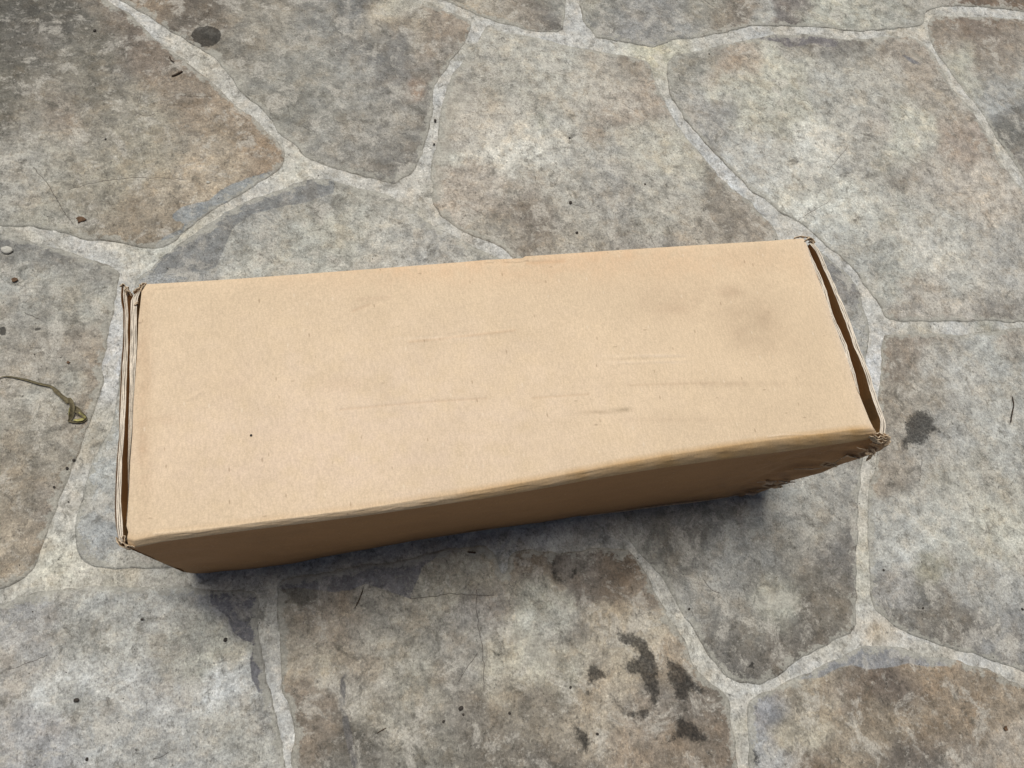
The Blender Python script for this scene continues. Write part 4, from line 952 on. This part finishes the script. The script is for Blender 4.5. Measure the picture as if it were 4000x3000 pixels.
# twig
def tube(name, pts, r, mat, z=.0012, seed=0, k=7, n=24):
    p = poly_at(pts, n); c_ = P(p[:, 0], p[:, 1], z); c_[:, 2] += .0006 * fbm(np.linspace(0, 5, n) + seed, np.zeros(n), 2)
    t = np.gradient(c_, axis=0); t /= np.linalg.norm(t, axis=1)[:, None]
    s_ = np.cross(t, up); s_ /= np.linalg.norm(s_, axis=1)[:, None]; w_ = np.cross(s_, t)
    a = np.linspace(0, 2 * np.pi, k, endpoint=False)
    rr_ = r * (1 + .25 * fbm(np.linspace(0, 9, n) + seed, np.zeros(n), 2)) * np.minimum(1, np.minimum(np.linspace(.3, 12, n), np.linspace(12, .3, n)))
    V = c_[:, None] + (s_[:, None] * np.cos(a)[None, :, None] + w_[:, None] * np.sin(a)[None, :, None]) * rr_[:, None, None]
    F = []
    for i in range(n - 1):
        for j in range(k):
            F.append((i * k + j, i * k + (j + 1) % k, (i + 1) * k + (j + 1) % k, (i + 1) * k + j))
    F.append(tuple(range(k))); F.append(tuple((n - 1) * k + j for j in reversed(range(k))))
    return mesh_obj(name, V.reshape(-1, 3), F, mat)
z1 = lambda pts: zp(0, 0, pts); z2 = lambda pts: zp(1300, 0, pts); z3 = lambda pts: zp(2600, 0, pts); z7 = lambda pts: zp(1300, 1950, pts)
tag(tube('twig', z1([(1058,468),(1080,462),(1105,450),(1126,438)]), .0010, M_twig, seed=2), 'short dark twig on the brown stone near the round black spot', 'twig', 'twigs and stalks on the stones')
tag(tube('twig', z7([(832,325),(855,328),(882,330)]), .0008, M_twig, seed=3), 'short dark twig on the stone just below the middle of the box', 'twig', 'twigs and stalks on the stones')
tag(tube('twig', z7([(142,662),(165,615),(186,560)]), .0005, M_twig, seed=4), 'thin dark stalk on the big stone left of centre below the box', 'twig', 'twigs and stalks on the stones')
tag(tube('twig', z7([(272,1445),(300,1428),(330,1412)]), .0004, M_twig, seed=5), 'hair thin pale stalk near the bottom edge on the big centre stone', 'twig', 'twigs and stalks on the stones')
tag(tube('twig', zp(2600,950,[(2142,945),(2150,990),(2140,1060),(2128,1110)]), .0005, M_twig, seed=6), 'thin curved dark stalk at the right edge beyond the dark blotch', 'twig', 'twigs and stalks on the stones')
tag(tube('twig', z1([(1045,345),(1055,370),(1075,385)]), .0005, M_twig, seed=7), 'tiny bent stalk on the joint beside the brown stone edge', 'twig', 'twigs and stalks on the stones')
# bits of dry leaf
def leafbit(px, py, size, seed, label):
    rs_ = np.random.RandomState(seed); n = 9
    a = np.linspace(0, 2 * np.pi, n, endpoint=False)
    r = size * rs_.uniform(.45, 1.2, n)
    ring = np.stack([r * np.cos(a), r * np.sin(a) * .8, .0006 + size * .5 * rs_.rand(n)], 1)
    mid = ring * [.5, .5, .6] + [0, 0, .0006]
    V = np.vstack([ring, mid, [[0, 0, .0008]]])
    F = [(i, (i + 1) % n, n + (i + 1) % n, n + i) for i in range(n)] + [(n + i, n + (i + 1) % n, 2 * n) for i in range(n)]
    o = mesh_obj('leaf_fragment', V, F, M_leafbit); m = o.modifiers.new('t', 'SOLIDIFY'); m.thickness = .0004
    o.location = tuple(P(px, py, .0002)); tag(o, label, 'leaf fragment', 'bits of dry leaf')
    return o
leafbit(318, 862, .0042, 4, 'crumpled brown leaf fragment on the large brown stone at upper left')
leafbit(56, 1097, .0030, 8, 'dark brown leaf fragment at the left edge below the pale pebble')
leafbit(3925, 2845, .0035, 9, 'narrow brown leaf fragment on the tan stone at lower right')
leafbit(268, 1417, .0018, 10, 'tiny dark leaf fragment above the dry grass blade')
# grit: the larger crumbs one by one
GR = [(1800,2767,.0022,'dark crumb of grit near the bottom on the big centre stone, largest of its cluster'),(1810,2792,.0012,'small dark crumb just under the largest crumb of the centre stone'),
      (1733,2818,.0013,'dark crumb left of the cluster on the big centre stone'),(1990,2786,.0013,'dark crumb right of the cluster on the big centre stone'),
      (2228,2685,.0013,'dark crumb left of the curved black stain'),(2333,2867,.0014,'dark crumb below the curved black stain'),
      (881,2499,.0018,'round dark crumb on the grey stone at lower left below the dark corner'),(555,2420,.0012,'dark crumb on the grey stone at lower left under the wide joint'),
      (2228,793,.0021,'dark crumb on the pale stone behind the box, nearest the box middle'),(2225,540,.0014,'dark crumb in the upper middle of the pale stone behind the box'),
      (2519,720,.0013,'dark crumb at right on the pale stone behind the box'),(2253,910,.0017,'dark greenish crumb close behind the back edge of the box'),
      (1700,472,.0018,'black crumb on the joint left of the pale stone'),(1696,564,.0014,'black crumb on the joint, lower of two'),
      (3451,2227,.0012,'dark crumb on the right hand stone beside the joint'),(2692,2379,.0012,'dark crumb left on the stone below the box end'),
      (3993,2380,.0014,'dark crumb at the right edge of the lower right stone'),(371,121,.0018,'dark crumb on the dark upper left stone'),
      (2770,212,.0012,'dark crumb near the top edge of the large right stone'),(413,545,.0012,'dark crumb on the joint side of the brown upper left stone'),
      (300,2735,.0020,'dark crumb pair on the grey lower left stone, left one'),(340,2965,.0013,'dark crumb at the bottom on the grey lower left stone'),
      (3605,2375,.0012,'dark crumb within the mossy patch right of the joint'),(263,1830,.0014,'dark crumb on the brown stone left of the box, lowest'),
      (289,1797,.0013,'dark crumb on the brown stone beside the pale joint'),(212,1903,.0012,'dark crumb on the brown stone under the grass blade')]
proto = blob('grit_crumb', 0, 0, .001, M_grit, 5, .6, 1.25, .4)
for i, (x, y, r, lab) in enumerate(GR):
    o = proto if i == 0 else proto.copy()
    if i: COL.objects.link(o)
    o.location = tuple(P(x, y, 0.0003)); o.scale = (r / .00125,) * 3; o.rotation_euler = (0, 0, i * 1.7)
    tag(o, lab, 'grit', 'dark crumbs of grit on the paving')
o = blob('grit_crumb', 813, 714, .0016, M_pebble, 12, .6); tag(o, 'tiny bright white crumb on the brown stone at upper left', 'grit')
o = blob('grit_crumb', 981, 1701, .0008, M_grit, 14, .5, zbase=H); tag(o, 'tiny dark crumb lying on the left part of the box lid', 'grit')
# uncountable fine grit as one mass
def fine_grit():
    r = random.Random(11); V = []; F = []
    for k in range(420):
        x, y = r.uniform(0, 4000), r.uniform(0, 3000)
        c_ = P(x, y, .0002); s_ = r.choice([.0003, .0003, .0004, .0005, .0006]); a = r.uniform(0, 3)
        b = len(V)
        for j in range(5):
            t = a + j * 1.2566; q = s_ * r.uniform(.7, 1.3)
            V.append((c_[0] + q * math.cos(t), c_[1] + q * math.sin(t), c_[2]))
        V.append((c_[0], c_[1], c_[2] + s_ * 1.1))
        F += [(b + j, b + (j + 1) % 5, b + 5) for j in range(5)]
    o = mesh_obj('fine_grit', V, F, M_grit, None, False)
    tag(o, 'fine dark grit scattered all over the stone paving', 'grit', kind='stuff')
fine_grit()

S.render.engine = 'CYCLES'
S.render.resolution_x, S.render.resolution_y = 1024, 768
